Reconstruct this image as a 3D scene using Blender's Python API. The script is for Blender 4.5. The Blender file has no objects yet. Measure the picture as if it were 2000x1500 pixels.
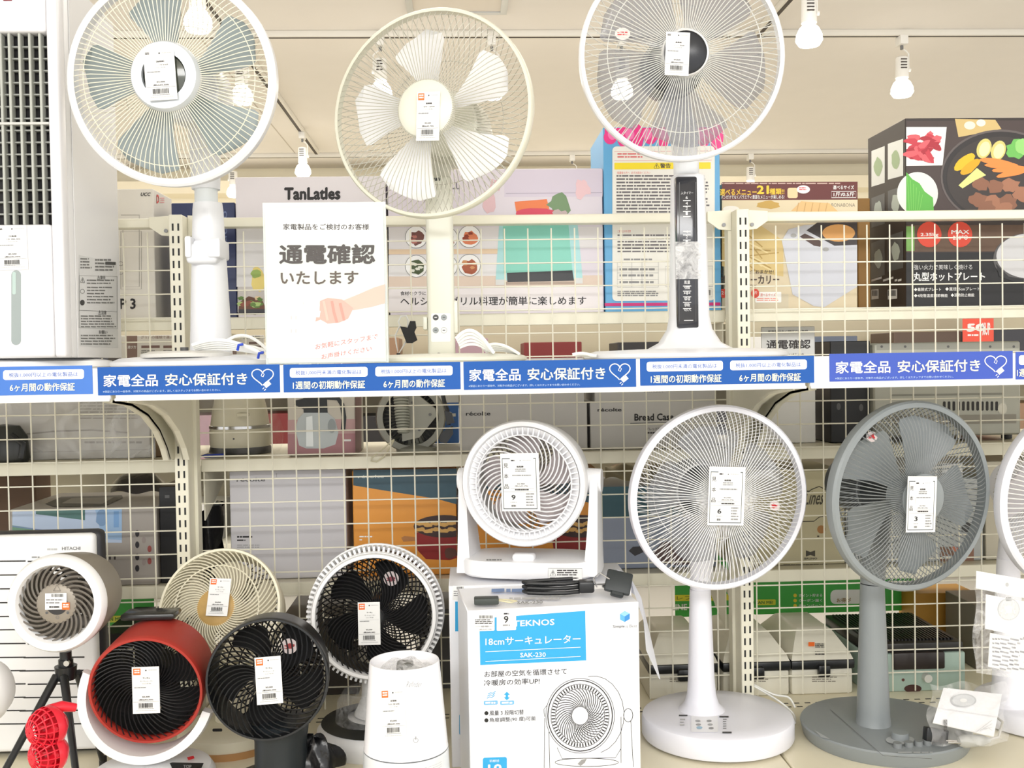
import bpy, bmesh, math, random
from mathutils import Vector, Matrix
from math import pi, sin, cos, radians
V = Vector
random.seed(7)
sc = bpy.context.scene
col = sc.collection

# ---------------------------------------------------------------- camera
FPX = 2000.0                       # focal length in pixels of the 2000 px wide frame
YAW, PITCH, ROLL = radians(2.6), radians(1.4), radians(0.95)
CAM = V((0, 0, 1.0))
_f = V((sin(YAW) * cos(PITCH), cos(YAW) * cos(PITCH), -sin(PITCH)))
_r = V((cos(YAW), -sin(YAW), 0))
_u = _r.cross(_f)
CR = _r * cos(ROLL) - _u * sin(ROLL)
CU = _u * cos(ROLL) + _r * sin(ROLL)
cd = bpy.data.cameras.new('camera')
cam = bpy.data.objects.new('camera', cd)
col.objects.link(cam)
cd.sensor_width = 36.0
cd.lens = 36.0 * FPX / 2000.0
cd.clip_start = 0.05
cam.matrix_world = Matrix(((CR.x, CU.x, -_f.x, CAM.x), (CR.y, CU.y, -_f.y, CAM.y), (CR.z, CU.z, -_f.z, CAM.z), (0, 0, 0, 1)))
sc.camera = cam

# ---------------------------------------------------------------- world, lights, exposure
wd = bpy.data.worlds.new('world')
sc.world = wd
wd.use_nodes = True
wd.node_tree.nodes['Background'].inputs[0].default_value = (1.0, 0.995, 0.985, 1)
wd.node_tree.nodes['Background'].inputs[1].default_value = 1.7
sc.view_settings.view_transform = 'Standard'
sc.view_settings.look = 'None'
sc.view_settings.gamma = 1.0
sc.view_settings.exposure = 0.0

def area(name, loc, aim, sx, sy, power, c=(1, .99, .97)):
    d = bpy.data.lights.new(name, 'AREA')
    d.shape = 'RECTANGLE'; d.size = sx; d.size_y = sy; d.energy = power; d.color = c
    o = bpy.data.objects.new(name, d)
    col.objects.link(o)
    o.location = loc
    o.rotation_euler = (V(aim) - V(loc)).to_track_quat('-Z', 'Y').to_euler()
    return o
area('ceiling_light_aisle', (0.0, 0.35, 2.52), (0, 0.75, 0.6), 3.6, 0.5, 2)
area('ceiling_light_behind', (0.0, -2.3, 2.45), (0, 2.0, 0.7), 5.0, 0.7, 130)
area('ceiling_light_far_aisle', (0.0, 3.2, 2.55), (0, 3.2, 0), 4.0, 0.5, 45, (1, .97, .92))
area('ceiling_light_far_end', (0.0, 6.4, 2.5), (0, 6.6, 0), 5.0, 0.8, 60, (1, .95, .88))

# ---------------------------------------------------------------- helpers
def ray(px, py):
    return CR * ((px - 1000) / FPX) + CU * ((750 - py) / FPX) + _f

def P(px, py, Y):                  # the point of the plane y = Y seen at that pixel
    d = ray(px, py)
    return CAM + d * (Y / d.y)

def PZ(px, py, Z):                 # the point of the horizontal plane z = Z seen at that pixel
    d = ray(px, py)
    return CAM + d * ((Z - CAM.z) / d.z)

def lin(c):
    o = []
    for x in c:
        x /= 255.0
        o.append(x / 12.92 if x <= .04045 else ((x + .055) / 1.055) ** 2.4)
    return tuple(o)

MC = {}
def M(c, r=.5, m=0.0, a=1.0, e=0.0, coat=0.0, noise=0.0, bump=0.0, bs=300.0):
    if isinstance(c, int): c = (c, c, c)
    k = (c, r, m, a, e, coat, noise, bump, bs)
    if k in MC: return MC[k]
    mt = bpy.data.materials.new('material_%03d' % len(MC))
    mt.use_nodes = True
    nt = mt.node_tree
    b = nt.nodes['Principled BSDF']
    L = lin(c)
    b.inputs['Base Color'].default_value = (*L, 1)
    b.inputs['Roughness'].default_value = r
    b.inputs['Metallic'].default_value = m
    b.inputs['Alpha'].default_value = a
    b.inputs['Coat Weight'].default_value = coat
    if e:
        b.inputs['Emission Color'].default_value = (*L, 1)
        b.inputs['Emission Strength'].default_value = e
    if noise or bump:
        tc = nt.nodes.new('ShaderNodeTexCoord'); n = nt.nodes.new('ShaderNodeTexNoise')
        n.inputs['Scale'].default_value = bs; n.inputs['Detail'].default_value = 3
        nt.links.new(tc.outputs['Object'], n.inputs['Vector'])
        if noise:
            x = nt.nodes.new('ShaderNodeMix'); x.data_type = 'RGBA'
            x.inputs[6].default_value = (*[v * (1 - noise) for v in L], 1)
            x.inputs[7].default_value = (*[min(1, v * (1 + noise)) for v in L], 1)
            nt.links.new(n.outputs['Fac'], x.inputs[0]); nt.links.new(x.outputs[2], b.inputs['Base Color'])
        if bump:
            u = nt.nodes.new('ShaderNodeBump'); u.inputs['Strength'].default_value = bump; u.inputs['Distance'].default_value = .002
            nt.links.new(n.outputs['Fac'], u.inputs['Height']); nt.links.new(u.outputs['Normal'], b.inputs['Normal'])
    MC[k] = mt
    return mt

def film(a=.18, tint=255, bs=60.0):  # crinkled clear plastic wrap
    k = ('film', a, tint, bs)
    if k in MC: return MC[k]
    mt = bpy.data.materials.new('clear_film_%d' % len(MC)); mt.use_nodes = True
    nt = mt.node_tree; b = nt.nodes['Principled BSDF']
    b.inputs['Base Color'].default_value = (*lin((tint,) * 3), 1)
    b.inputs['Roughness'].default_value = .12
    b.inputs['Specular IOR Level'].default_value = .9
    tc = nt.nodes.new('ShaderNodeTexCoord'); n = nt.nodes.new('ShaderNodeTexNoise'); n.inputs['Scale'].default_value = bs; n.inputs['Detail'].default_value = 4; n.inputs['Distortion'].default_value = 1.5
    nt.links.new(tc.outputs['Object'], n.inputs['Vector'])
    u = nt.nodes.new('ShaderNodeBump'); u.inputs['Strength'].default_value = .9; u.inputs['Distance'].default_value = .01
    nt.links.new(n.outputs['Fac'], u.inputs['Height']); nt.links.new(u.outputs['Normal'], b.inputs['Normal'])
    mr = nt.nodes.new('ShaderNodeMapRange'); mr.inputs[1].default_value = .35; mr.inputs[2].default_value = .7
    mr.inputs[3].default_value = a * .4; mr.inputs[4].default_value = min(1, a * 1.9)
    nt.links.new(n.outputs['Fac'], mr.inputs[0]); nt.links.new(mr.outputs[0], b.inputs['Alpha'])
    MC[k] = mt
    return mt

TXT = {}
def text_mesh(s, b):
    k = (s, b)
    if k not in TXT:
        c = bpy.data.curves.new('t', 'FONT'); c.body = s; c.resolution_u = 2
        o = bpy.data.objects.new('t', c); col.objects.link(o)
        me = bpy.data.meshes.new_from_object(o.evaluated_get(bpy.context.evaluated_depsgraph_get()))
        vs = [(v.co.x, v.co.y) for v in me.vertices]; fs = [tuple(p.vertices) for p in me.polygons]
        bpy.data.objects.remove(o); bpy.data.curves.remove(c); bpy.data.meshes.remove(me)
        if b:                          # heavier weight: the same glyphs shifted a little each way
            v0, f0, n = vs, fs, len(vs); vs = []; fs = []
            for i, (dx, dy) in enumerate(((-b, 0), (b, 0), (0, b), (0, -b), (b * .7, b * .7), (-b * .7, -b * .7))):
                vs += [(x + dx, y + dy, i * .12) for x, y in v0]; fs += [tuple(q + i * n for q in f) for f in f0]
        x0 = min(v[0] for v in vs); x1 = max(v[0] for v in vs); y0 = min(v[1] for v in vs); y1 = max(v[1] for v in vs)
        TXT[k] = ([((v[0] - x0) / (x1 - x0 or 1), (y1 - v[1]) / (y1 - y0 or 1), v[2] if len(v) > 2 else 0) for v in vs], fs)
    return TXT[k]

def T3(loc=(0, 0, 0), yaw=0, tilt=0, roll=0):
    return Matrix.Translation(loc) @ Matrix.Rotation(radians(yaw), 4, 'Z') @ Matrix.Rotation(radians(tilt), 4, 'X') @ Matrix.Rotation(radians(roll), 4, 'Y')

AX = Matrix.Rotation(pi / 2, 4, 'X')      # turns the lathe axis +z to -y (towards the viewer)

class MB:
    def __init__(s, T=None):
        s.v = []; s.f = []; s.mi = []; s.ml = []; s.T = T
    def add(s, vs, fs, m, T=None):
        if m not in s.ml: s.ml.append(m)
        i = s.ml.index(m); n = len(s.v)
        if s.T is not None: T = s.T @ T if T is not None else s.T
        s.v += [T @ V(p) for p in vs] if T is not None else [V(p) for p in vs]
        s.f += [tuple(n + j for j in f) for f in fs]; s.mi += [i] * len(fs)
        return s
    def box(s, a, b, m, bev=0.0, seg=2, T=None):
        a = V(a); b = V(b)
        bm = bmesh.new(); bmesh.ops.create_cube(bm, size=1)
        c = (a + b) / 2; d = b - a
        for q in bm.verts: q.co = V((c.x + q.co.x * d.x, c.y + q.co.y * d.y, c.z + q.co.z * d.z))
        if bev: bmesh.ops.bevel(bm, geom=bm.edges[:], offset=bev, segments=seg, affect='EDGES', profile=.5)
        bm.verts.index_update()
        s.add([q.co.copy() for q in bm.verts], [tuple(q.index for q in f.verts) for f in bm.faces], m, T)
        bm.free(); return s
    def lathe(s, prof, m, n=40, T=None, a0=0, a1=2 * pi, sx=1, sy=1):
        full = abs(a1 - a0 - 2 * pi) < 1e-6; k = n if full else n + 1
        vs = []; fs = []
        for i in range(k):
            a = a0 + (a1 - a0) * i / n
            for r, h in prof: vs.append((r * cos(a) * sx, r * sin(a) * sy, h))
        q = len(prof)
        for i in range(n):
            j = (i + 1) % k
            for t in range(q - 1): fs.append((i * q + t, j * q + t, j * q + t + 1, i * q + t + 1))
        return s.add(vs, fs, m, T)
    def disk(s, r, h, m, n=40, T=None, sx=1, sy=1):
        return s.add([(r * cos(2 * pi * i / n) * sx, r * sin(2 * pi * i / n) * sy, h) for i in range(n)], [tuple(range(n))], m, T)
    def cyl(s, p0, p1, r0, m, r1=None, n=16, T=None):
        p0 = V(p0); p1 = V(p1); d = p1 - p0
        Q = Matrix.Translation(p0) @ d.to_track_quat('Z', 'Y').to_matrix().to_4x4()
        if T is not None: Q = T @ Q
        r1 = r0 if r1 is None else r1; h = d.length
        return s.lathe([(1e-5, 0), (r0, 0), (r1, h), (1e-5, h)], m, n, Q)
    def tube(s, pts, r, m, n=6, closed=False, T=None):
        pts = [V(p) for p in pts]; k = len(pts); vs = []; fs = []; up = None
        for i, p in enumerate(pts):
            t = (pts[(i + 1) % k] - pts[i - 1]) if closed else pts[min(i + 1, k - 1)] - pts[max(i - 1, 0)]
            t = t.normalized() if t.length > 1e-9 else V((0, 0, 1))
            if up is None: up = V((0, 0, 1)) if abs(t.z) < .9 else V((1, 0, 0))
            x = up.cross(t)
            if x.length < 1e-6: x = V((1, 0, 0)).cross(t)
            x.normalize(); up = t.cross(x)
            q = r[i] if isinstance(r, (list, tuple)) else r
            for j in range(n):
                a = 2 * pi * j / n; vs.append(p + x * (cos(a) * q) + up * (sin(a) * q))
        for i in range(k if closed else k - 1):
            a = i * n; b = ((i + 1) % k) * n
            for j in range(n): fs.append((a + j, a + (j + 1) % n, b + (j + 1) % n, b + j))
        if not closed:
            fs.append(tuple(range(n))[::-1]); fs.append(tuple((k - 1) * n + j for j in range(n)))
        return s.add(vs, fs, m, T)
    def prism(s, pts, ex, m, T=None):
        pts = [V(p) for p in pts]; ex = V(ex); n = len(pts)
        fs = [tuple(range(n)), tuple(range(2 * n - 1, n - 1, -1))] + [(i, n + i, n + (i + 1) % n, (i + 1) % n) for i in range(n)]
        return s.add(pts + [p + ex for p in pts], fs, m, T)
    def loft(s, loops, m, cap=True, T=None):
        n = len(loops[0]); vs = [p for l in loops for p in l]; fs = []
        for i in range(len(loops) - 1):
            for j in range(n): fs.append((i * n + j, i * n + (j + 1) % n, (i + 1) * n + (j + 1) % n, (i + 1) * n + j))
        if cap:
            fs.append(tuple(range(n))[::-1]); fs.append(tuple((len(loops) - 1) * n + j for j in range(n)))
        return s.add(vs, fs, m, T)
    def grid(s, fn, nu, nv, m, T=None):
        vs = [fn(i / nu, j / nv) for i in range(nu + 1) for j in range(nv + 1)]
        fs = [(i * (nv + 1) + j, (i + 1) * (nv + 1) + j, (i + 1) * (nv + 1) + j + 1, i * (nv + 1) + j + 1) for i in range(nu) for j in range(nv)]
        return s.add(vs, fs, m, T)
    def build(s, name, parent=None, label=None, cat=None, group=None, kind=None, recalc=True):
        if parent is None:
            xs = [p.x for p in s.v]; ys = [p.y for p in s.v]
            off = V(((min(xs) + max(xs)) / 2, (min(ys) + max(ys)) / 2, min(p.z for p in s.v)))
        else:
            q = parent
            while q.parent: q = q.parent
            off = q.location
        me = bpy.data.meshes.new(name)
        me.from_pydata([tuple(p - off) for p in s.v], [], s.f)
        for m in s.ml: me.materials.append(m)
        me.polygons.foreach_set('material_index', s.mi)
        if recalc:
            bm = bmesh.new(); bm.from_mesh(me); bmesh.ops.recalc_face_normals(bm, faces=bm.faces[:]); bm.to_mesh(me); bm.free()
        me.polygons.foreach_set('use_smooth', [True] * len(me.polygons))
        me.set_sharp_from_angle(angle=radians(38))
        o = bpy.data.objects.new(name, me); col.objects.link(o)
        if parent is None: o.location = off
        else: o.parent = parent
        tag(o, label, cat, group, kind)
        return o

def tag(o, label=None, cat=None, group=None, kind=None):
    if label: o['label'] = label
    if cat: o['category'] = cat
    if group: o['group'] = group
    if kind: o['kind'] = kind
    return o

def root(name, loc, label, cat, group=None):
    o = bpy.data.objects.new(name, None); o.empty_display_size = .05; col.objects.link(o)
    o.location = loc
    return tag(o, label, cat, group)

class Pr:
    """prints on a plane: by pixels of a plane (o, n), or affinely on a card (o, ex, ey)"""
    def __init__(s, mb, o, n=(0, -1, 0), ex=None, ey=None, sl=-.013):
        s.k = 0; s.mb = mb; s.o = V(o); s.ex = ex; s.ey = ey; s.sl = sl if ex is None else 0
        s.n = V(n).normalized() if ex is None else V(ey).cross(V(ex)).normalized()
    def pt(s, x, y, l=1):
        o = s.o + s.n * (l * .0003)
        if s.ex is not None: return o + s.ex * x + s.ey * y
        d = ray(x, y)
        return CAM + d * ((o - CAM).dot(s.n) / d.dot(s.n))
    def poly(s, pts, m, l=1):
        s.k = (s.k + 1) % 40; l += s.k * .02
        s.mb.add([s.pt(x, y, l) for x, y in pts], [tuple(range(len(pts)))], m); return s
    def rect(s, x0, y0, x1, y1, m, l=1, sl=None):
        k = (s.sl if sl is None else sl) * (x1 - x0)
        return s.poly([(x0, y0), (x1, y0 + k), (x1, y1 + k), (x0, y1)], m, l)
    def rrect(s, x0, y0, x1, y1, r, m, l=1, sl=None):
        k = s.sl if sl is None else sl; pts = []
        for cx, cy, a in ((x1 - r, y0 + r, -90), (x1 - r, y1 - r, 0), (x0 + r, y1 - r, 90), (x0 + r, y0 + r, 180)):
            for i in range(5):
                t = radians(a + i * 22.5); x = cx + r * cos(t); pts.append((x, cy + r * sin(t) + k * (x - x0)))
        return s.poly(pts, m, l)
    def ell(s, cx, cy, rx, ry, m, l=1, n=24, rot=0):
        c, q = cos(radians(rot)), sin(radians(rot))
        return s.poly([(cx + rx * cos(2 * pi * i / n) * c - ry * sin(2 * pi * i / n) * q, cy + rx * cos(2 * pi * i / n) * q + ry * sin(2 * pi * i / n) * c) for i in range(n)], m, l)
    def blob(s, cx, cy, rx, ry, m, l=1, j=.15, n=14, rot=0):
        c, q = cos(radians(rot)), sin(radians(rot)); pts = []
        for i in range(n):
            k = 1 + random.uniform(-j, j); x = rx * cos(2 * pi * i / n) * k; y = ry * sin(2 * pi * i / n) * k
            pts.append((cx + x * c - y * q, cy + x * q + y * c))
        return s.poly(pts, m, l)
    def ring(s, cx, cy, r, w, m, l=1, n=28, ry=None):
        ry = ry or r
        return s.line([(cx + r * cos(2 * pi * i / n), cy + ry * sin(2 * pi * i / n)) for i in range(n + 1)], w, m, l)
    def line(s, pts, w, m, l=1):
        vs = []; s.k = (s.k + 1) % 40; l += s.k * .02
        for i, (x, y) in enumerate(pts):
            x0, y0 = pts[max(i - 1, 0)]; x1, y1 = pts[min(i + 1, len(pts) - 1)]
            if i in (0, len(pts) - 1) and len(pts) > 2 and pts[0] == pts[-1]: x0, y0 = pts[-2]; x1, y1 = pts[1]
            dx, dy = x1 - x0, y1 - y0; d = math.hypot(dx, dy) or 1
            nx, ny = -dy / d * w / 2, dx / d * w / 2
            vs += [s.pt(x + nx, y + ny, l), s.pt(x - nx, y - ny, l)]
        s.mb.add(vs, [(2 * i, 2 * i + 1, 2 * i + 3, 2 * i + 2) for i in range(len(pts) - 1)], m); return s
    def frame(s, x0, y0, x1, y1, w, m, l=1):
        k = s.sl * (x1 - x0)
        return s.line([(x0, y0), (x1, y0 + k), (x1, y1 + k), (x0, y1), (x0, y0)], w, m, l)
    def txt(s, t, x0, y0, x1, y1, m, b=0.0, l=2, sl=None, it=0):
        vs, fs = text_mesh(t, b); k = s.sl if sl is None else sl
        s.mb.add([s.pt(x0 + u * (x1 - x0) + it * (1 - v) * (y1 - y0), y0 + v * (y1 - y0) + k * u * (x1 - x0), l + e) for u, v, e in vs], fs, m); return s
    def rows(s, x0, y0, x1, y1, n, m, fill=.55, ch=None, l=2, ragged=.1):
        h = (y1 - y0) / n; w = ch or h
        for i in range(n):
            x = x0; e = x1 - random.uniform(0, ragged) * (x1 - x0)
            while x < e:
                k = w * random.choice((1, 2, 3, 4)) * .9; k = min(k, e - x)
                s.rect(x, y0 + i * h, x + k * .93, y0 + i * h + h * fill, m, l)
                x += k + w * .18
        return s
    def bars(s, x0, y0, x1, y1, m, n=22, l=2):
        x = x0; st = (x1 - x0) / n
        while x < x1 - st:
            w = st * random.choice((.35, .5, .8)); s.rect(x, y0, x + w, y1, m, l); x += w + st * random.choice((.3, .45, .7))
        return s

def pbox(x0, y0, x1, y1, Y, d, m, zb=None, bev=.0015, yaw=0, sl=-.013):
    """a box whose front face is seen in that pixel rectangle at depth Y; returns its mesh and the print plane of the front"""
    ym = (y0 + y1) / 2; xm = (x0 + x1) / 2
    a = P(x0, ym, Y).x; b = P(x1, ym, Y).x; zt = P(xm, y0, Y).z; z0 = P(xm, y1, Y).z if zb is None else zb
    mb = MB()
    if yaw:
        c = V(((a + b) / 2, Y, 0)); Rm = Matrix.Translation(c) @ Matrix.Rotation(radians(yaw), 4, 'Z') @ Matrix.Translation(-c)
        mb.box((a, Y, z0), (b, Y + d, zt), m, bev, 1, Rm)
        return mb, Pr(mb, c, Rm.to_3x3() @ V((0, -1, 0)), sl=sl)
    mb.box((a, Y, z0), (b, Y + d, zt), m, bev, 1)
    return mb, Pr(mb, (0, Y, 0), sl=sl)

# ---------------------------------------------------------------- shared materials
BLK = M(22, .5); INK = M((60, 56, 55), .6); GRY = M(150, .6); LGR = M(200, .6)
WHT = M((246, 246, 246), .35); WHP = M((244, 244, 242), .55); PAP = M((240, 240, 238), .6)
CRM = M((236, 232, 212), .38, noise=.03, bs=20.0)       # cream enamel of the shelving
CRW = M((238, 235, 218), .35)
ORG = M((240, 112, 40), .55); BLU = M((16, 84, 166), .7)
RED = M((214, 40, 48), .5); CHR = M(200, .18, 1.0)
# ================================================================ setting
ZC = 2.6
CEIL = M((238, 233, 226), .8, noise=.02, bs=6.0); SEAM = M((196, 188, 176), .8); DARK = M((62, 54, 50), .6); RAILW = M((232, 228, 218), .5)
mb = MB(); mb.box((-7, -3, ZC), (8, 8.9, ZC + .05), CEIL)
for x in (-3.6, -1.27, 4.6): mb.box((x - .004, -3, ZC - .0012), (x + .004, 8.5, ZC), SEAM)
for y in (3.3,): mb.box((-7, y - .004, ZC - .0012), (8, y + .004, ZC), SEAM)
mb.build('ceiling', kind='structure')
mb = MB(); mb.box((-7, -3, -.05), (8, 8.9, 0), M((226, 222, 214), .35, noise=.05, bs=3.0)); mb.build('floor', kind='structure')
mb = MB(); mb.box((-7, 8.55, 0), (8, 8.7, ZC), M((246, 238, 214), .7)); mb.build('wall_back', kind='structure')
mb = MB(); mb.box((-7, 8.3, 2.36), (8, 8.55, 2.46), M((250, 240, 214), .6)); mb.build('trim_1', kind='structure')
# access hatch in the ceiling
h0 = PZ(795, 20, ZC); h1 = PZ(990, 20, ZC); mb = MB()
AL = M((196, 198, 198), .4, .4)
yy = h0.y; d = h1.x - h0.x
for a, b in (((h0.x, yy, 0), (h1.x, yy + .03, 0)), ((h0.x, yy - d, 0), (h0.x + .03, yy, 0)), ((h1.x - .03, yy - d, 0), (h1.x, yy, 0)), ((h0.x, yy - d - .03, 0), (h1.x, yy - d, 0))):
    mb.box((a[0], a[1], ZC - .012), (b[0], b[1], ZC - .001), AL)
mb.box((h0.x + .03, yy - d, ZC - .006), (h1.x - .03, yy, ZC - .001), M((232, 224, 212), .7))
mb.build('trim_2', kind='structure')
# lighting tracks on the ceiling
def track(name, a, b, n, label):
    a = V(a); b = V(b); mb = MB(); w = .022
    if abs(a.x - b.x) > abs(a.y - b.y): mb.box((a.x, a.y - w, ZC - .03), (b.x, a.y + w, ZC), RAILW, .003); mb.box((a.x, a.y - .008, ZC - .031), (b.x, a.y + .008, ZC - .029), DARK)
    else: mb.box((a.x - w, a.y, ZC - .03), (a.x + w, b.y, ZC), RAILW, .003); mb.box((a.x - .01, a.y, ZC - .0312), (a.x + .01, b.y, ZC - .029), DARK)
    return mb.build(name, label=label, cat='lighting track', group='lighting tracks on the ceiling')
YA = PZ(1000, 61, ZC).y; YB = PZ(1000, 297, ZC).y
track('lighting_track', (-6.9, YA, 0), (7.9, YA, 0), 0, 'long white lighting track crossing the ceiling, the nearer of the two crosswise ones')
track('lighting_track', (-6.9, YB, 0), (7.9, YB, 0), 0, 'far white lighting track crossing the ceiling just above the boxes')
xl = PZ(612, 285, ZC).x; xr = PZ(1528, 5, ZC).x
track('lighting_track', (xl, 3.4, 0), (xl, YB - .12, 0), 0, 'lighting track running towards the back between the left and middle fans')
track('lighting_track', (xr, 2.6, 0), (xr, YA - .02, 0), 0, 'short lighting track above right fan, running away from viewer')

BULB = M((255, 246, 230), .4, e=7.0); LMP = M((240, 238, 232), .4)
def spot(px, py, Y, label, flip=1, s=1.0):
    p = P(px, py, Y); x = p.x; y = Y; z = min(ZC - .03, p.z) if s == 1.0 else ZC - .03
    t = root('track_spotlight', (x, y, z - .30), label, 'ceiling lamp', 'warm spotlights hanging from the ceiling tracks')
    mb = MB(); mb.box((x - .02, y - .035, z - .045), (x + .02, y + .035, z), LMP, .004); mb.cyl((x, y, z - .065), (x, y, z - .045), .008, M(120, .4)); mb.build('track_adapter', t)
    mb = MB(); k = .034 * flip
    mb.tube([(x, y, z - .06), (x + k * .6, y, z - .07), (x + k, y, z - .085), (x + k, y, z - .16)], .004, LMP); mb.cyl((x + k * .9, y, z - .165), (x + k * 1.25, y, z - .165), .01, LMP); mb.build('hanger_arm', t)
    mb = MB(T3((x, y, z))); mb.lathe([(.001, -.10), (.022, -.10), (.03, -.106), (.032, -.205), (.026, -.212), (.001, -.212)], LMP, 24)
    for i in range(4): mb.box((-.018, -.0335, -.122 - .014 * i), (.012, -.030, -.117 - .014 * i), DARK)
    mb.build('lamp_body', t)
    mb = MB(T3((x, y, z - .245))); mb.lathe([(.001, .04), (.022, .036), (.04, .018), (.052, -.008), (.055, -.032), (.042, -.052), (.001, -.06)], BULB, 24); mb.build('bulb', t)
spot(1761, 58, YA, 'white spotlight on the ceiling track above the black hot plate box')
spot(742, 70, YA, 'white spotlight seen through the upper left of the middle fan guard', -1)
spot(960, 72, YA, 'white spotlight seen behind upper right blade of middle fan')
spot(1213, 66, YA, 'spotlight seen through left side of the clear bladed fan')
spot(1579, -70, 4.2, 'large bright spotlight right of the clear bladed fan', 1, 2)
q = PZ(590, 250, ZC); spot(590, 250, q.y, 'white spotlight under the far end of the left diagonal track')
q = PZ(470, 90, ZC); spot(385, -20, 4.0, 'spotlight glowing at top of the grey bladed fan', 1, 2)
spot(470, 82, YA, 'spotlight glowing behind right blade of the grey bladed fan', 1)
spot(1465, 291, YB, 'small distant spotlight above the home bakery box')
spot(1117, 293, YB, 'small distant spotlight left of the blue bordered box')
spot(455, 300, YB, 'small distant spotlight above the dark blue box', -1)

# ---------------------------------------------------------------- gondola
ZS, ZD, ZT, ZM, ZL = .9955, .252, 1.098, .797, .53
YF, YP, YM = 1.714, 2.10, 2.17
XL = (P(349, 700, YP).x); XR = P(1454, 700, YP).x
PITCHX = .0496
SLOT = M(28, .6)
for X, lab in ((XL, 'cream slotted shelf upright behind the grey bladed fan, left one'), (XR, 'cream slotted shelf upright right of the clear bladed fan, right one')):
    zt = P(350, 419, YP).z; mb = MB()
    mb.box((X - .0135, YP, ZD), (X + .0135, YP + .07, zt), CRM, .0015, 1)
    mb.box((X - .02, YP + .045, ZD), (X + .02, YP + .075, zt), CRM, .001, 1)
    z = zt - .018
    while z > .3:
        for dx in (-.0055, .0055): mb.box((X + dx - .0018, YP - .0004, z - .0145), (X + dx + .0018, YP + .002, z), SLOT)
        z -= .025
    mb.build('shelf_upright', label=lab, cat='shelf post', group='slotted gondola uprights')
# wire mesh panels
WIR = M((238, 234, 216), .35)
def mesh_panel(xa, xb, pxv, pyh, pxh, label):
    mb = MB(); x0 = P(pxv[0], pxv[1], YM).x; z0 = P(pxh, pyh, YM).z; zt = P(900, 442, YM).z - .006; zb = ZD + .012; r = .0016
    x = x0 - PITCHX * math.floor((x0 - xa) / PITCHX)
    while x < xb:
        if x > xa + .004: mb.tube([(x, YM, zb), (x, YM, zt)], r, WIR, 5)
        x += PITCHX
    z = z0 - PITCHX * math.floor((z0 - zb) / PITCHX)
    while z < zt - .004:
        mb.tube([(xa, YM + .003, z), (xb, YM + .003, z)], r, WIR, 5); z += PITCHX
    mb.build('wire_mesh_panel', label=label, cat='wire mesh', group='wire mesh gondola backs')
mesh_panel(XL - 1.2 + .02, XL - .02, (157, 880), 482, 260, 'cream wire mesh panel left of the left upright, behind the tower fan')
mesh_panel(XL + .02, XR - .02, (625, 900), 979, 625, 'cream wire mesh panel between the two uprights')
mesh_panel(XR + .02, XR + 1.2 - .02, (1738, 550), 511, 1700, 'cream wire mesh panel right of the right upright')
# top rails with their end plates
zr1 = P(900, 423, YM).z; zr0 = P(900, 441, YM).z
for xa, xb, lab in ((XL - 1.2, XL, 'cream top rail of the left shelf bay behind the white tower'), (XL, XR, 'cream top rail running across the middle shelf bay'), (XR, XR + 1.2, 'cream top rail of right bay in front of hot plate box')):
    t = root('top_rail', ((xa + xb) / 2, YM - .01, zr0), lab, 'shelf rail', 'top rails of the gondola')
    mb = MB(); mb.box((xa + .014, YM - .022, zr0), (xb - .014, YM + .012, zr1), CRM, .003); mb.build('rail', t)
    for X, s in ((xa, 1), (xb, -1)):
        mb = MB(); x = X + s * .014
        mb.prism([(x, YM - .03, zr1 + .004), (x + s * .05, YM - .03, zr1 + .001), (x + s * .05, YM - .03, zr0), (x + s * .026, YM - .03, zr0 - .017), (x, YM - .03, zr0 - .019)], (0, .006, 0), CRM)
        mb.cyl((x + s * .016, YM - .0305, zr0 - .008), (x + s * .016, YM - .033, zr0 - .008), .004, M(130, .4, .5)); mb.build('end_plate', t)
# front shelf boards
SHW = M((232, 230, 222), .35)
for xa, xb, lab in ((XL - 1.2, XL, 'white shelf board at far left under the tower fan'), (XL, XR, 'white shelf board of the middle bay carrying the three pedestal fans'), (XR, XR + 1.2, 'empty white shelf board of the right bay')):
    t = root('gondola_shelf', ((xa + xb) / 2, 1.9, ZS - .05), lab, 'shelf', 'front shelves of the gondola')
    a = xa + .004; b = xb - .004
    mb = MB(); mb.box((a, YF, ZS - .006), (b, YP - .005, ZS), SHW); mb.box((a, YF, ZS - .045), (b, YF + .012, ZS - .006), SHW); mb.build('board', t)
    mb = MB(); mb.box((a, YF - .006, ZS - .052), (b, YF, ZS + .0005), WHT, .001, 1); mb.box((a, YF - .012, ZS - .054), (b, YF - .006, ZS - .049), WHT, .001, 1); mb.build('price_rail', t)
    for X, s in ((xa + .012, 1), (xb - .012, -1)):
        pf = [(YP, .95), (1.74, .95), (1.74, .938), (1.84, .928), (1.93, .905), (2.0, .872), (2.045, .835), (2.065, .81), (YP, .81)]
        mb = MB(); mb.prism([(X, y, z) for y, z in pf], (s * .003, 0, 0), CRM)
        for i in range(2, 7):
            (y0, z0), (y1, z1) = pf[i], pf[i + 1]; mb.prism([(X, y0, z0), (X, y1, z1), (X, y1 + .003, z1 + .004), (X, y0 + .003, z0 + .004)], (s * .014, 0, 0), CRM)
        mb.build('bracket', t)
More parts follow.
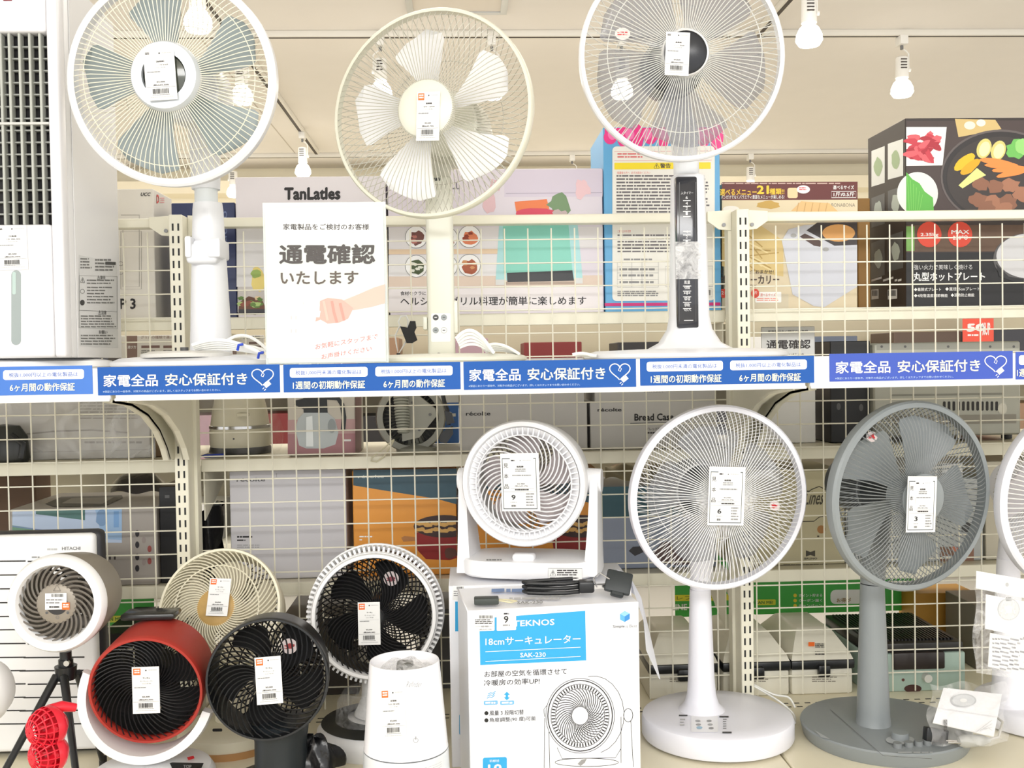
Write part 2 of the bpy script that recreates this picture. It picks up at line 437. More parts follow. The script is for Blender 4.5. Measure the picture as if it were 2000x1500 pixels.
# rear shelves, seen through the mesh
for z, nm in ((ZT, 'upper rear shelf'), (ZM, 'middle rear shelf'), (ZL, 'lower rear shelf')):
    for xa, xb, w in ((XL - 1.2, XL, 'left bay behind the mesh'), (XL, XR, 'middle bay behind the mesh'), (XR, XR + 1.2, 'right bay behind the mesh')):
        t = root('rear_shelf', ((xa + xb) / 2, 2.4, z - .03), 'cream %s of the %s' % (nm, w), 'shelf', 'rear shelves of the gondola')
        mb = MB(); mb.box((xa + .015, 2.195, z - .026), (xb - .015, 2.207, z), CRM, .001, 1); mb.box((xa + .015, 2.207, z - .005), (xb - .015, 2.60, z - .001), M((214, 208, 186), .4)); mb.build('board', t)
        for X, s in ((xa + .018, 1), (xb - .018, -1)):
            mb = MB(); mb.prism([(X, 2.2, z - .026), (X, 2.58, z - .026), (X, 2.58, z - .04), (X, 2.36, z - .07), (X, 2.2, z - .13)], (s * .003, 0, 0), CRM); mb.build('bracket', t)
# base decks
DK = M((236, 228, 202), .4, noise=.04, bs=9.0)
for xa, xb, lab in ((XL - 1.2, XL, 'cream base deck at left under the tripod fan'), (XL, XR, 'cream base deck of the middle bay under circulators and boxes'), (XR, XR + 1.2, 'cream base deck at right under the grey pedestal fan')):
    mb = MB(); mb.box((xa + .0015, 1.0, .05), (xb - .0015, 2.62, ZD), DK, .003, 1)
    for r in range(2):
        x = xa + .04
        while x < xb - .05: mb.box((x, 2.125 + r * .022, ZD), (x + .012, 2.129 + r * .022, ZD + .0006), SLOT); x += .024
    mb.build('base_deck', label=lab, cat='shelf base', group='base decks of the gondola')
# ================================================================ fans and price cards
def dome(r0, y0, r1, y1, n=8, k=.55):
    """guard wire profile from the hub (r0, y0) out to the rim (r1, y1): flat first, then curling back"""
    return [(r0 + (r1 - r0) * t, y0 + (y1 - y0) * (max(0, (t - k) / (1 - k)) ** 2)) for t in [i / n for i in range(n + 1)]]

def guard(mb, T, n, prof, wr, m, swirl=0.0, sides=4, pw=1.0, ph=0.0):
    k = len(prof) - 1
    for i in range(n):
        a = 2 * pi * i / n + ph; pts = []
        for j, (r, y) in enumerate(prof):
            t = (j / k) ** pw; b = a + swirl * t
            pts.append((r * cos(b), y, r * sin(b)))
        mb.tube(pts, wr, m, sides, T=T)
    return mb

def ringt(mb, T, r, y, w, m, n=56, s=6):
    mb.tube([(r * cos(2 * pi * i / n), y, r * sin(2 * pi * i / n)) for i in range(n)], w, m, s, True, T=T)
    return mb

def blade(mb, T, r0, r1, a, w0, w1, pitch, y0, m, skew=0.0, th=.0016):
    nr, na = 14, 8
    def pt(i, j, side):
        t = i / nr; s = 2 * j / na - 1
        w = w0 + (w1 - w0) * t ** .8
        r = r0 + (r1 - r0) * t
        if t > .6: w *= math.sqrt(max(.02, 1 - ((t - .6) / .41) ** 7))
        b = a + skew * t + s * w
        y = y0 + s * pitch * (.4 + .6 * t) + side * th / 2 + .006 * (1 - s * s)
        return (r * cos(b), y, r * sin(b))
    vs = []; fs = []
    for side in (-1, 1):
        for i in range(nr + 1):
            for j in range(na + 1): vs.append(pt(i, j, side))
    q = (nr + 1) * (na + 1)
    for i in range(nr):
        for j in range(na):
            k = i * (na + 1) + j; f = (k, k + na + 1, k + na + 2, k + 1)
            fs.append(f); fs.append(tuple(q + x for x in f[::-1]))
    edge = [i * (na + 1) for i in range(nr + 1)] + [nr * (na + 1) + j for j in range(1, na + 1)] + [i * (na + 1) + na for i in range(nr - 1, -1, -1)] + [j for j in range(na - 1, 0, -1)]
    for i in range(len(edge)):
        x, y = edge[i], edge[(i + 1) % len(edge)]; fs.append((x, y, q + y, q + x))
    mb.add(vs, fs, m, T)
    return mb

def card(parent, px, py, w, h, Y, rot=0, style='buy', num=None, price=('¥3,000', '(税込¥3,300)'), yaw=0, top=('扇風機', '家庭用 30cm', '2021年製'), tilt=0, brand=True):
    """a paper price card, w x h photo pixels, centred on that pixel at depth Y"""
    s = Y / FPX; c = P(px, py, Y)
    Q = T3(c, yaw, tilt, rot); W, H = w * s, h * s
    mb = MB(); mb.box((-W / 2, 0, -H / 2), (W / 2, .0008, H / 2), PAP, T=Q)
    o = Q @ V((-W / 2, 0, H / 2)); ex = (Q.to_3x3() @ V((1, 0, 0))) * W; ey = (Q.to_3x3() @ V((0, 0, -1))) * H
    p = Pr(mb, o, ex=ex, ey=ey)
    if style == 'buy' or style == 'plain':
        if style == 'buy':
            p.rect(.05, .03, .32, .17, ORG); p.rows(.09, .055, .29, .15, 2, PAP, .6, .03, 2, 0)
        else: p.rows(.06, .05, .2, .1, 2, INK, .6, .02, 2, 0)
        p.ell(.52, .075, .025, .016, BLK, 2); p.rows(.6, .06, .93, .085, 1, LGR, .7, .02, 2, 0)
        p.txt(top[0], .4, .22, .66, .255, INK, .02); p.txt(top[1], .3, .29, .78, .32, INK); p.txt(top[2], .36, .345, .7, .37, GRY)
        p.rows(.08, .43, .55, .455, 1, GRY, .8, .03)
        p.line([(.05, .41), (.95, .41)], .004, LGR, 2)
        p.txt(price[0], .36, .625, .64, .66, INK, .02); p.txt(price[1], .24, .685, .76, .725, INK, .02)
        p.line([(.03, .745), (.97, .745)], .006, GRY, 2)
        p.bars(.22, .775, .76, .875, BLK); p.rows(.2, .89, .8, .905, 1, GRY, .8, .02); p.rows(.12, .93, .9, .95, 1, LGR, .8, .02)
    else:
        p.frame(.05, .09, .92, .955, .018, M((52, 62, 66), .6))
        p.rect(.25, .08, .86, .2, PAP, 2)
        for ch, y in (('見', .17), ('本', .35), ('品', .53)): p.txt(ch, .08, y, .2, y + .08, INK, .0)
        p.rows(.28, .11, .38, .14, 1, INK, .8, .03, 3, 0); p.ell(.52, .125, .012, .008, BLK, 3); p.rows(.58, .115, .8, .13, 1, LGR, .8, .02, 3, 0)
        p.txt('扇風機', .42, .215, .6, .245, INK, .02, 3); p.rows(.38, .265, .66, .33, 2, GRY, .5, .03, 3, 0)
        p.rect(.27, .345, .84, .5, M((238, 238, 236), .6), 2); p.rows(.3, .37, .8, .395, 1, GRY, .8, .03, 3, .05)
        p.txt(price[0], .42, .515, .62, .54, INK, .0, 3); p.txt(price[1], .36, .55, .7, .58, INK, .0, 3)
        p.line([(.25, .6), (.86, .6)], .004, GRY, 2); p.rows(.36, .615, .72, .64, 1, INK, .9, .02, 3, 0); p.line([(.07, .66), (.9, .66)], .004, GRY, 2)
        p.txt(num, .26, .715, .37, .8, BLK, .015, 3); p.rows(.23, .835, .4, .855, 1, LGR, .8, .03, 3, 0); p.bars(.26, .885, .38, .92, BLK, 7, 3)
        p.line([(.6, .68), (.6, .94)], .003, LGR, 2); p.rows(.64, .69, .87, .93, 5, GRY, .45, .04, 3, .3)
    return mb.build('price_card', parent)

def head(r_, T, R, fd, bd, nf, nr_, wire, rimm, hub, bl, motor=None, wr=.00095, rim=(.006, .012), ring=None, fswirl=0, rswirl=0, fk=.55, rearT=True, hubdraw=None, fr0=None, rimprof=None):
    """guards, rim, blades, hub cap and motor of a pedestal fan, hung on root r_"""
    h0 = fr0 or hub[0]
    mb = MB(); guard(mb, T, nf, dome(h0 * .96, -fd, R, -.004, 8, fk), wr, wire, fswirl)
    if ring: ringt(mb, T, ring, -fd * .86 if ring < R * .8 else -fd * .6, wr * 1.1, wire)
    mb.build('front_guard', r_, recalc=False)
    mb = MB(); guard(mb, T, nr_, dome(.045, bd, R, .004, 9, .35), wr, wire, rswirl)
    ringt(mb, T, R * .62, bd * .82, wr, wire); ringt(mb, T, .05, bd, .002, wire); mb.build('rear_guard', r_, recalc=False)
    mb = MB(); w, d = rim
    mb.lathe([(R - w, -d * .7), (R - w * .4, -d), (R + w * .5, -d), (R + w, -d * .6), (R + w, d * .7), (R + w * .4, d), (R - w, d), (R - w, -d * .7)], rimm, 72, T @ AX)
    mb.build('guard_rim', r_)
    # rotor
    m, n, ph, r1, w0, w1, pitch, cm = bl[:8]
    mb = MB(); mb.lathe([(.001, .022), (.024, .022), (.034, .012), (.036, -.02), (.001, -.02)], cm, 32, T @ AX); ro = mb.build('rotor', r_)
    for i in range(n):
        mb = MB(); blade(mb, T, .03, r1, radians(ph + 360 / n * i), w0, w1, pitch, .012, m, bl[8] if len(bl) > 8 else .12); mb.build('blade', ro)
    mb = MB(); hubdraw(mb, T @ Matrix.Translation((0, -fd, 0)) @ AX); mb.build('hub_cap', r_)
    if motor:
        mb = MB(); a, b, L = motor[1:4]
        mb.lathe([(.001, -bd + .004), (a * .85, -bd + .004), (a, -bd - .008), (a, -bd - L * .55), (b, -bd - L * .9), (b * .7, -bd - L), (.001, -bd - L)], motor[0], 36, T @ AX)
        mb.build('motor_housing', r_)

WG = M((228, 229, 232), .3); OFFW = M((224, 223, 208), .32)
# ---------------------------------------------------------------- grey bladed fan, left
A = P(417, 690, 1.93); AB = -.478; YH = 1.77
fa = root('pedestal_fan', (A.x, 1.93, ZS), 'white pedestal fan with grey-blue blades, first from left on the shelf', 'electric fan')
T = T3(P(338, 158, YH), -4, 3)
BLU_A = M((150, 161, 162), .3, a=.9)
def hub_a(mb, Q):
    mb.lathe([(.036, .006), (.037, .012), (.054, .012), (.058, .004), (.058, -.006), (.03, -.006)], M((214, 219, 224), .3, .25), 48, Q)
    mb.lathe([(.001, .009), (.02, .0085), (.034, .006), (.0365, .003)], M((74, 78, 68), .12, coat=.6), 40, Q)
head(fa, T, .1715, .033, .073, 110, 84, WIR, WG, (.055,), (BLU_A, 5, 97, .155, .27, .40, .016, BLU_A), (WG, .062, .05, .12), wr=.00075, ring=.145, rim=(.0065, .012), hubdraw=hub_a)
nk = P(405, 372, 1.95)
mb = MB(); h = T @ V((0, .16, -.01))
mb.tube([h, (nk.x, 1.94, P(405, 250, 1.94).z), (nk.x, 1.94, nk.z)], [.03, .03, .026], WG, 16)
mb.lathe([(.001, 0), (.021, 0), (.021, .03), (.001, .03)], M((226, 230, 230), .4), 24, Matrix.Translation((nk.x, 1.94, nk.z - .025))); mb.build('neck', fa)
mb = MB(); zt = P(410, 397, 1.93).z; zb = ZS + .012
mb.lathe([(.001, zb), (.039, zb), (.0275, zt - .012), (.026, zt), (.02, zt + .001), (.001, zt + .001)], WG, 32, Matrix.Translation((A.x - .004, 1.93, 0)))
mb.build('column', fa)
q0 = P(365, 463, 1.9); q1 = P(428, 515, 1.9)
mb = MB(); mb.box((q0.x, 1.885, q1.z), (q1.x, 1.955, q0.z - .012), WG, .008, 3)
mb.box((q0.x, 1.88, q1.z + .01), (q0.x + .012, 1.955, q0.z), WG, .004); mb.box((q1.x - .016, 1.88, q1.z + .01), (q1.x + .007, 1.955, q0.z - .004), WG, .004)
p = Pr(mb, (0, 1.885, 0)); p.rrect(378, 470, 412, 492, 5, M((226, 224, 232), .2)); mb.build('remote_holder', fa)
mb = MB(); mb.lathe([(.001, 0), (.168, 0), (.172, .004), (.172, .010), (.155, .017), (.09, .021), (.001, .022)], WG, 64, Matrix.Translation((AB, 1.925, ZS)), sx=.98)
mb.build('base', fa)
c = P(358, 700, 1.8); mb = MB(); mb.lathe([(.078, 0), (.078, .006), (.06, .011), (.001, .012)], M((206, 204, 198), .3), 40, Matrix.Translation((c.x, 1.82, ZS + .017)), sy=.75)
mb.cyl((c.x + .005, 1.79, ZS + .02), (c.x + .005, 1.79, ZS + .034), .007, M(70, .4)); mb.build('control_panel', fa)
card(fa, 313, 146, 58, 96, YH - .05, -3, 'plain', top=('【扇風機】', 'リビング扇 家庭用', '2021年製'))
# ---------------------------------------------------------------- off white fan, middle
B = P(862, 690, 1.93)
fb = root('pedestal_fan', (B.x, 1.93, ZS), 'off-white pedestal fan with five white blades and plain round hub, middle of the shelf', 'electric fan')
T = T3(P(844, 222, 1.83), -19, -3)
WB = M((234, 234, 234), .35)
def hub_b(mb, Q): mb.lathe([(.001, .007), (.03, .0065), (.046, .003), (.0525, -.002), (.0525, -.01), (.001, -.01)], OFFW, 48, Q)
head(fb, T, .183, .034, .075, 104, 84, M((186, 183, 170), .35), M((218, 216, 198), .35), (.052,), (WB, 5, 97, .152, .26, .42, .014, OFFW), (OFFW, .066, .055, .12), wr=.00075, rim=(.0035, .010), hubdraw=hub_b)
p = P(920, 318, 1.85)
mb = MB(); h = T @ V((0, .13, -.02))
mb.tube([h, (B.x, 1.95, P(860, 300, 1.95).z), (B.x - .002, 1.95, P(860, 360, 1.95).z)], [.032, .03, .024], OFFW, 16); mb.build('neck', fb)
mb = MB(); x0 = P(834, 560, 1.92).x; x1 = P(887, 560, 1.92).x; zt = P(860, 345, 1.92).z
mb.box((x0, 1.905, ZS + .01), (x1, 1.965, zt), OFFW, .008, 3); p = Pr(mb, (0, 1.905, 0))
p.rrect(846, 347, 860, 353, 1, BLK, 1); p.rrect(842, 612, 880, 668, 3, M((244, 242, 232), .3), 1)
for x, y, c in ((851, 620, M(58, .4)), (867, 620, M((150, 156, 158), .4)), (851, 645, M((150, 156, 158), .4)), (867, 645, M(228, .4))):
    p.ell(x, y, 6, 6, M(150, .4), 2); p.ell(x, y, 5.4, 5.4, c, 3); p.rect(x - 2.5, y - 1, x + 2.5, y + 1, M(90 if c is not M(58, .4) else 220, .5), 4)
p.ell(857, 693, 5, 4, M((60, 40, 34), .5), 2)
mb.build('column', fb)
mb = MB(); a = P(831, 632, 1.93); mb.box((a.x - .004, 1.91, a.z - .012), (a.x + .004, 1.95, a.z + .012), OFFW, .002); mb.build('cord_hook', fb); mb = MB(); a = P(891, 620, 1.93); mb.box((a.x - .004, 1.91, a.z - .03), (a.x + .003, 1.95, a.z + .03), OFFW, .002); mb.build('cord_hook', fb)
mb = MB(); mb.lathe([(.001, 0), (.155, 0), (.16, .004), (.16, .009), (.145, .014), (.05, .017), (.001, .017)], OFFW, 64, Matrix.Translation((B.x, 1.92, ZS))); mb.build('base', fb)
card(fb, 836, 227, 46, 94, 1.785, 2.5, 'buy', price=('¥2,500', '(税込¥2,750)'), top=('扇風機', '壁掛け 扇風機', '2019年製'), yaw=-14)
# ---------------------------------------------------------------- clear bladed fan, right
C = P(1347, 690, 1.93)
fc = root('pedestal_fan', (C.x, 1.93, ZS), 'white pedestal fan with clear blades, dark hub and black control strip on its column', 'electric fan')
T = T3(P(1331, 112, 1.83), -1, 4)
CLB = M((150, 152, 160), .08, a=.4)
def hub_c(mb, Q):
    mb.lathe([(.001, .006), (.032, .005), (.0365, .003), (.0375, 0)], M((28, 30, 36), .25), 40, Q)
    mb.lathe([(.0375, .004), (.040, .005), (.042, .001), (.042, -.006), (.03, -.006)], M((224, 224, 224), .25, .5), 48, Q)
head(fc, T, .180, .036, .08, 104, 70, M((216, 216, 210), .35), WG, (.042,), (CLB, 5, 52, .158, .42, .58, .02, M((200, 202, 206), .2, a=.6), .2), (M((74, 76, 80), .4), .058, .045, .10), wr=.00075, ring=.137, rim=(.0045, .011), hubdraw=hub_c)
mb = MB(); T0 = T; p = Pr(mb, T @ V((0, -.004, 0)), T.to_3x3() @ V((0, -1, 0))); p.ell(1216, 66, 15, 12, M((236, 228, 222), .5)); p.rows(1206, 62, 1226, 71, 2, RED, .5, 5, 2, 0); mb.build('sticker', fc)
mb = MB(); h = T @ V((0, .13, -.02)); 
mb.tube([h, (C.x, 1.95, P(1342, 270, 1.95).z), (C.x, 1.95, P(1342, 322, 1.95).z)], [.03, .028, .022], WG, 16)
mb.lathe([(.001, 0), (.021, 0), (.024, .004), (.024, .026), (.019, .03), (.001, .03)], M((236, 238, 240), .3), 24, Matrix.Translation((C.x, 1.94, P(1342, 345, 1.94).z))); mb.build('neck', fc)
mb = MB(); lo = []
for z, w, d in ((ZS + .004, .118, .075), (ZS + .014, .088, .06), (ZS + .03, .058, .045), (ZS + .055, .042, .036), (ZS + .08, .037, .032), (P(1345, 346, 1.93).z, .031, .03), (P(1345, 343, 1.93).z, .026, .026)):
    lo.append([(C.x + w * math.copysign(abs(cos(a)) ** .7, cos(a)), 1.93 + d * math.copysign(abs(sin(a)) ** .7, sin(a)), z) for a in [2 * pi * i / 32 for i in range(32)]])
mb.loft(lo, WG); mb.build('column', fc)
Yc = 1.892; x0 = P(1322, 500, Yc).x; x1 = P(1364, 500, Yc).x; z1 = P(1342, 344, Yc).z; z0 = P(1342, 641, Yc).z
mb = MB(); mb.box((x0, Yc, z0), (x1, Yc + .022, z1), M((30, 32, 40), .12, coat=.5), .004, 2)
p = Pr(mb, (0, Yc, 0)); p.frame(1327, 356, 1359, 628, 1.2, M(70, .3), 1); LW = M(214, .5)
p.txt('入タイマー', 1330, 374, 1354, 380, LW, 0)
for y, t in ((389, '6'), (400, '4'), (410, '2'), (420, '1'), (449, ''), (456, '4'), (466, '2'), (476, '1')):
    if t: p.txt(t, 1339, y - 6, 1343.5, y, LW, .01, 2)
    p.rect(1334, y + 2, 1349, y + 4, LW, 2)
for y, t in ((553, '風量'), (563, '強'), (574, '中'), (585, '弱'), (597, '微')): p.txt(t, 1336, y - 5, 1348, y + 2, LW, .01, 2); p.rect(1334, y + 5, 1350, y + 6.5, LW, 2)
p.txt('切/入', 1336, 602, 1350, 608, LW, .01, 2); p.rect(1336, 625, 1354, 626.5, LW, 2)
mb.build('control_panel', fc)
mb = MB(); mb.box((x0 - .003, Yc - .002, P(1342, 545, Yc).z), (x1 + .004, Yc - .0005, P(1342, 472, Yc).z), film(.4, 235, 45)); mb.build('tape_wrap', fc, 'crinkled clear tape wrap')
mb = MB(); mb.lathe([(.001, 0), (.166, 0), (.170, .004), (.170, .010), (.15, .016), (.06, .019), (.001, .019)], WG, 64, Matrix.Translation((C.x - .012, 1.918, ZS)), sx=1.12); mb.build('base', fc)
card(fc, 1323, 105, 47, 84, 1.785, 3, 'plain', price=('¥4,500', '(税込¥4,950)'), top=('扇風機', 'リビング 扇風機', '2020年製'), yaw=-1)
# ---------------------------------------------------------------- tower cooler, far left
O = P(10, 690, 1.80)
to = root('tower_cooler', (O.x, 1.9, ZS), 'tall white tower cooler with black louvre grille and water window at far left', 'tower fan')
X0 = P(-75, 400, 1.80).x; X1 = P(124, 500, 1.80).x; zt = P(60, -60, 1.80).z; zb = ZS + .02
FR0 = M((222, 221, 220), .4); mb = MB(); mb.box((X0, 1.83, zb), (X1, 2.085, zt), FR0, .004, 2)
YO = 1.80; xa = P(-75, 250, YO).x; xb = P(94, 250, YO).x; za = P(40, 62, YO).z; zz = P(40, 438, YO).z
FR = M((228, 227, 229), .3)
# front shell around the grille opening
mb.box((xb, YO, zb), (X1, 1.832, zt), FR, .006, 3); mb.box((X0, YO, za), (xb, 1.832, zt), FR, .006, 3); mb.box((X0, YO, zb), (xb, 1.832, zz), FR, .006, 3)
mb.box((X0, 1.826, zz), (xb, 1.829, za), M((24, 22, 24), .7)); 
mb.box((X1 + .0005, 1.85, zb), (X1 + .002, 2.08, zt), FR0)
mb.build('housing', to)
for i, x in enumerate((4, 21, 41, 61, 81)):
    mb = MB(); a = P(x - 5, 250, YO).x; mb.box((a, YO + .006, zz), (a + .0045, YO + .022, za), M((176, 178, 170), .4), .001, 1); mb.build('louvre', to)
mb = MB(); y = 88
while y < 438:
    z = P(40, y, YO).z; mb.box((X0, YO + .014, z), (xb, YO + .024, z + .0025), M((150, 152, 146), .4)); y += 23.5
mb.box((X0, YO + .004, P(40, 242, YO).z), (xb, YO + .02, P(40, 242, YO).z + .004), M((196, 196, 190), .4)); mb.build('louvre_crossbars', to)
mb = MB(); p = Pr(mb, (0, YO, 0)); p.rrect(22, 528, 41, 674, 9, M((150, 160, 158), .15, coat=.5), 1); p.rrect(24, 531, 31, 575, 3, M((176, 196, 190), .2), 2); mb.build('water_window', to)
mb = MB(); p = Pr(mb, (X1 + .002, 1.9, .9), (1, 0, 0), sl=.03); LG = M((206, 206, 204), .6)
p.poly([(154, 498), (228, 513), (231, 680), (156, 676)], LG); K = M((110, 110, 108), .6)
p.rows(157, 504, 180, 527, 4, K, .5, 4, 2, .3); p.rows(186, 506, 227, 532, 4, K, .5, 4, 2, .3); p.rect(206, 511, 226, 517, M(60, .6), 3); p.txt('⚠警告', 190, 538, 206, 546, K, .03); 
for y, n in ((546, 2), (560, 4), (584, 2)): p.rows(170, y, 226, y + n * 6, n, K, .4, 4, 2, .4, )
p.txt('⚠', 157, 542, 166, 552, K, .02); p.ring(161, 569, 4, 1, K); p.ell(161, 591, 4.5, 5.5, M(50, .6), 2); p.txt('⚠注意', 192, 606, 208, 615, K, .03)
p.rows(158, 616, 228, 642, 5, K, .45, 4, 2, .2); p.txt('お願い', 193, 645, 210, 652, K, .03); p.rows(158, 654, 228, 676, 4, K, .45, 4, 2, .4)
p.frame(155, 538, 229, 640, .7, K, 2); p.line([(155, 606), (229, 609)], .7, K, 2); mb.build('warning_label', to)
mb = MB(); p = Pr(mb, (0, YO, 0)); p.rrect(6, -5, 24, 2, 2, M((120, 30, 40), .4), 1); mb.build('badge', to)
mb = MB(); c = P(70, 700, 1.86)
mb.lathe([(.001, 0), (.158, 0), (.162, .004), (.155, .014), (.10, .024), (.001, .026)], WHT, 60, Matrix.Translation((-.835, 1.95, ZS)), sx=1.08, sy=.95); mb.build('base', to)
card(to, 24, 484, 56, 84, YO - .002, -1, 'plain', price=('¥5,500', '(税込¥6,050)'), top=('冷風扇', '冷風扇', '2020年製'))
# ---------------------------------------------------------------- notice in a stand
sg = root('sign_stand', (P(636, 700, 1.73).x, 1.75, ZS), 'upright notice in a clear acrylic stand, a hand holding a plug printed on it', 'sign')
YS = 1.735; mb = MB(); x0 = P(516, 550, YS).x; x1 = P(756, 550, YS).x; z1 = P(636, 395, YS).z; z0 = ZS + .002
mb.box((x0, YS, z0), (x1, YS + .003, z1), M((232, 240, 238), .1, a=.5)); mb.box((x0, YS, z0), (x1, YS + .022, z0 + .003), M((232, 240, 238), .1, a=.5)); mb.build('acrylic_stand', sg)
mb = MB(); mb.box((x0 + .004, YS - .0012, z0 + .002), (x1 - .004, YS - .0004, z1 - .008), M((212, 217, 213), .5)); p = Pr(mb, (0, YS - .0013, 0), sl=-.006)
p.rrect(535, 431, 732, 455, 12, M((238, 238, 236), .5), 1); DG = M((78, 74, 72), .6)
p.txt('家電製品をご検討のお客様', 553, 437, 721, 449, INK, .01, sl=0); p.txt('通電確認', 545, 477, 733, 516, DG, .03, sl=-.002); p.txt('いたします', 548, 530, 700, 556, M((96, 86, 78), .6), .02)
PK = M((236, 172, 160), .6); PK2 = M((230, 152, 140), .6); PK3 = M((236, 186, 172), .6)
p.rect(521, 595, 752, 700, M((222, 225, 224), .5), 1); p.rect(545, 590, 592, 680, M((212, 214, 215), .5), 2)
for x, y in ((568, 617), (577, 617), (568, 643), (577, 643)): p.rect(x, y, x + 2, y + 7, LGR, 3)
p.poly([(752, 555), (752, 592), (728, 599), (690, 606), (672, 596), (668, 588), (700, 575), (730, 562)], PK3, 2)
p.poly([(625, 588), (640, 582), (668, 585), (690, 602), (680, 622), (662, 630), (640, 632), (626, 624), (616, 628), (618, 618), (624, 612)], PK, 3)
for a, b, c, d in ((632, 588, 640, 626), (648, 588, 658, 630), (664, 592, 672, 626)): p.line([(a, b), (a + 4, (b + d) / 2), (c, d)], 5, PK3 if a < 640 else PK2, 4)
p.poly([(594, 608), (626, 607), (624, 620), (602, 618)], M((226, 232, 238), .5), 3); p.line([(682, 624), (705, 636), (728, 652), (750, 678)], 2.5, M(225, .5), 3)
RS = M((222, 120, 110), .6); p.txt('お気軽にスタッフまで', 616, 672, 738, 683, RS, .0, sl=-.17); p.txt('お声掛けください', 628, 692, 726, 702, RS, .0, sl=-.17)
mb.build('notice_sheet', sg)
# ---------------------------------------------------------------- guarantee strips along the shelf edge
YB2 = YF - .0075
def strip(x0, y0, x1, h, kind, label, m=BLU, parts=None):
    sl = -.0152; mb = MB(); a = P(x0, y0, YB2).x; b = P(x1, y0, YB2).x; z1 = P((x0 + x1) / 2, y0 + sl * (x1 - x0) / 2, YB2).z; z0 = P((x0 + x1) / 2, y0 + h + sl * (x1 - x0) / 2, YB2).z
    mb.box((a, YB2, z0), (b, YB2 + .001, z1), m); p = Pr(mb, (0, YB2, 0), sl=sl); W = M((250, 250, 244), .5); YL = M((252, 250, 214), .5)
    if kind == 'big':
        k = (x1 - x0) / 355.0; f = lambda t: x0 + t * k; yy = lambda t: y0 + sl * t * k
        p.txt('家電全品', f(12), yy(12) + 15, f(118), yy(12) + 39, W, .016); p.txt('安心保証付き', f(132), yy(132) + 15, f(292), yy(132) + 39, YL, .016)
        p.txt('※保証にあたり一部条件、対象外の商品がございます。詳しくはスタッフまでお問い合わせください。', f(11), yy(11) + 46, f(240), yy(11) + 50.5, M((190, 214, 240), .5))
        cx, cy = f(322), yy(322) + 25; hp = []
        for i in range(40):
            t = radians(200 + i * 8.2); hp.append((cx + 20 * k * (sin(t) ** 3) * 1.05, cy - 2 - (13 * cos(t) - 5 * cos(2 * t) - 2 * cos(3 * t) - cos(4 * t)) * 1.15))
        p.line(hp, 2, W, 2); p.line([(cx, cy - 10), (cx - 3, cy - 3), (cx + 1, cy - 1), (cx + 3, cy - 6), (cx, cy - 10)], 1.3, W, 2)
        p.poly([(cx + 2, cy + 15), (cx + 12, cy + 7), (cx + 17, cy + 13), (cx + 7, cy + 21)], W, 2); p.line([(cx + 3, cy + 20), (cx, cy + 23)], 1.5, W, 2); p.line([(cx + 6, cy + 23), (cx + 3, cy + 26)], 1.5, W, 2)
    else:
        for (u0, u1), (w0, w1), t, t2 in parts:
            p.rrect(u0, y0 + sl * (u0 - x0) + 7, u1, y0 + sl * (u0 - x0) + 26, 5, M((252, 253, 255), .5), 1)
            p.txt(t, u0 + 11, y0 + sl * (u0 - x0) + 12, u1 - 12, y0 + sl * (u0 - x0) + 21, M((92, 120, 190), .5), .004, 3)
            p.txt(t2, w0, y0 + sl * (w0 - x0) + 33, w1, y0 + sl * (w0 - x0) + 49, YL, .016, 2)
    return mb.build('guarantee_strip', label=label, cat='shelf strip', group='blue guarantee strips on the shelf edge')
LO = '税抜1,000円未満の電化製品は'; HI = '税抜1,000円以上の電化製品は'; T1 = '1週間の初期動作保証'; T6 = '6ヶ月間の動作保証'
strip(-70, 717.5, 180, 56, 'two', 'blue strip at the far left shelf edge below the tower cooler', M((62, 116, 200), .35), [((6, 164), (19, 146), HI, T6)])
strip(190, 717, 546, 55, 'big', 'blue guarantee strip with plug heart under the grey bladed fan')
strip(553, 712, 899, 54, 'two', 'blue strip with two white lozenges below the notice stand', BLU, [((566, 718), (572, 713), LO, T1), ((733, 884), (749, 869), HI, T6)])
strip(905, 706, 1242, 55, 'big', 'blue guarantee strip with plug heart left of the clear bladed fan')
strip(1250, 700, 1590, 53, 'two', 'blue strip with two white lozenges below the clear bladed fan', BLU, [((1263, 1412), (1271, 1409), LO, T1), ((1426, 1576), (1444, 1564), HI, T6)])
strip(1620, 691, 1978, 54, 'big', 'darker blue glossy guarantee strip on the empty right shelf', M((56, 84, 182), .2))
strip(1984, 687, 2110, 54, 'two', 'blue strip cut off at the right edge of the picture', M((56, 84, 182), .25), [((1990, 2120), (1986, 2110), LO, T1)])
# ---------------------------------------------------------------- cords on the shelf
CW = M((244, 244, 240), .4)
def coil(name, pts_list, r, m, label, cat='cord', group=None, extra=None):
    mb = MB()
    for pts in pts_list:
        q = []
        for i in range(len(pts) - 1):      # Catmull-Rom
            p0, p1, p2, p3 = (V(pts[max(i - 1, 0)]), V(pts[i]), V(pts[i + 1]), V(pts[min(i + 2, len(pts) - 1)]))
            for k in range(6):
                t = k / 6; q.append(.5 * ((2 * p1) + (p2 - p0) * t + (2 * p0 - 5 * p1 + 4 * p2 - p3) * t * t + (3 * p1 - p0 - 3 * p2 + p3) * t ** 3))
        q.append(V(pts[-1])); mb.tube(q, r, m, 6)
    if extra is not None: return mb
    return mb.build(name, label=label, cat=cat, group=group)
def arcs(cx0, cx1, ytop, ybase, Y, n, dy=.02):
    out = []
    for i in range(n):
        k = i / max(1, n - 1); pts = []
        for j in range(7):
            t = j / 6; px = cx0 + (cx1 - cx0) * t + 8 * k * (1 - t); py = ybase - (ybase - ytop) * (1 - .6 * k) * sin(pi * min(1, .22 + t * .78)); q = P(px, py, Y + dy * k); q.z = max(q.z, ZS + .008 + .018 * 0); pts.append(q)
        out.append(pts)
    return out
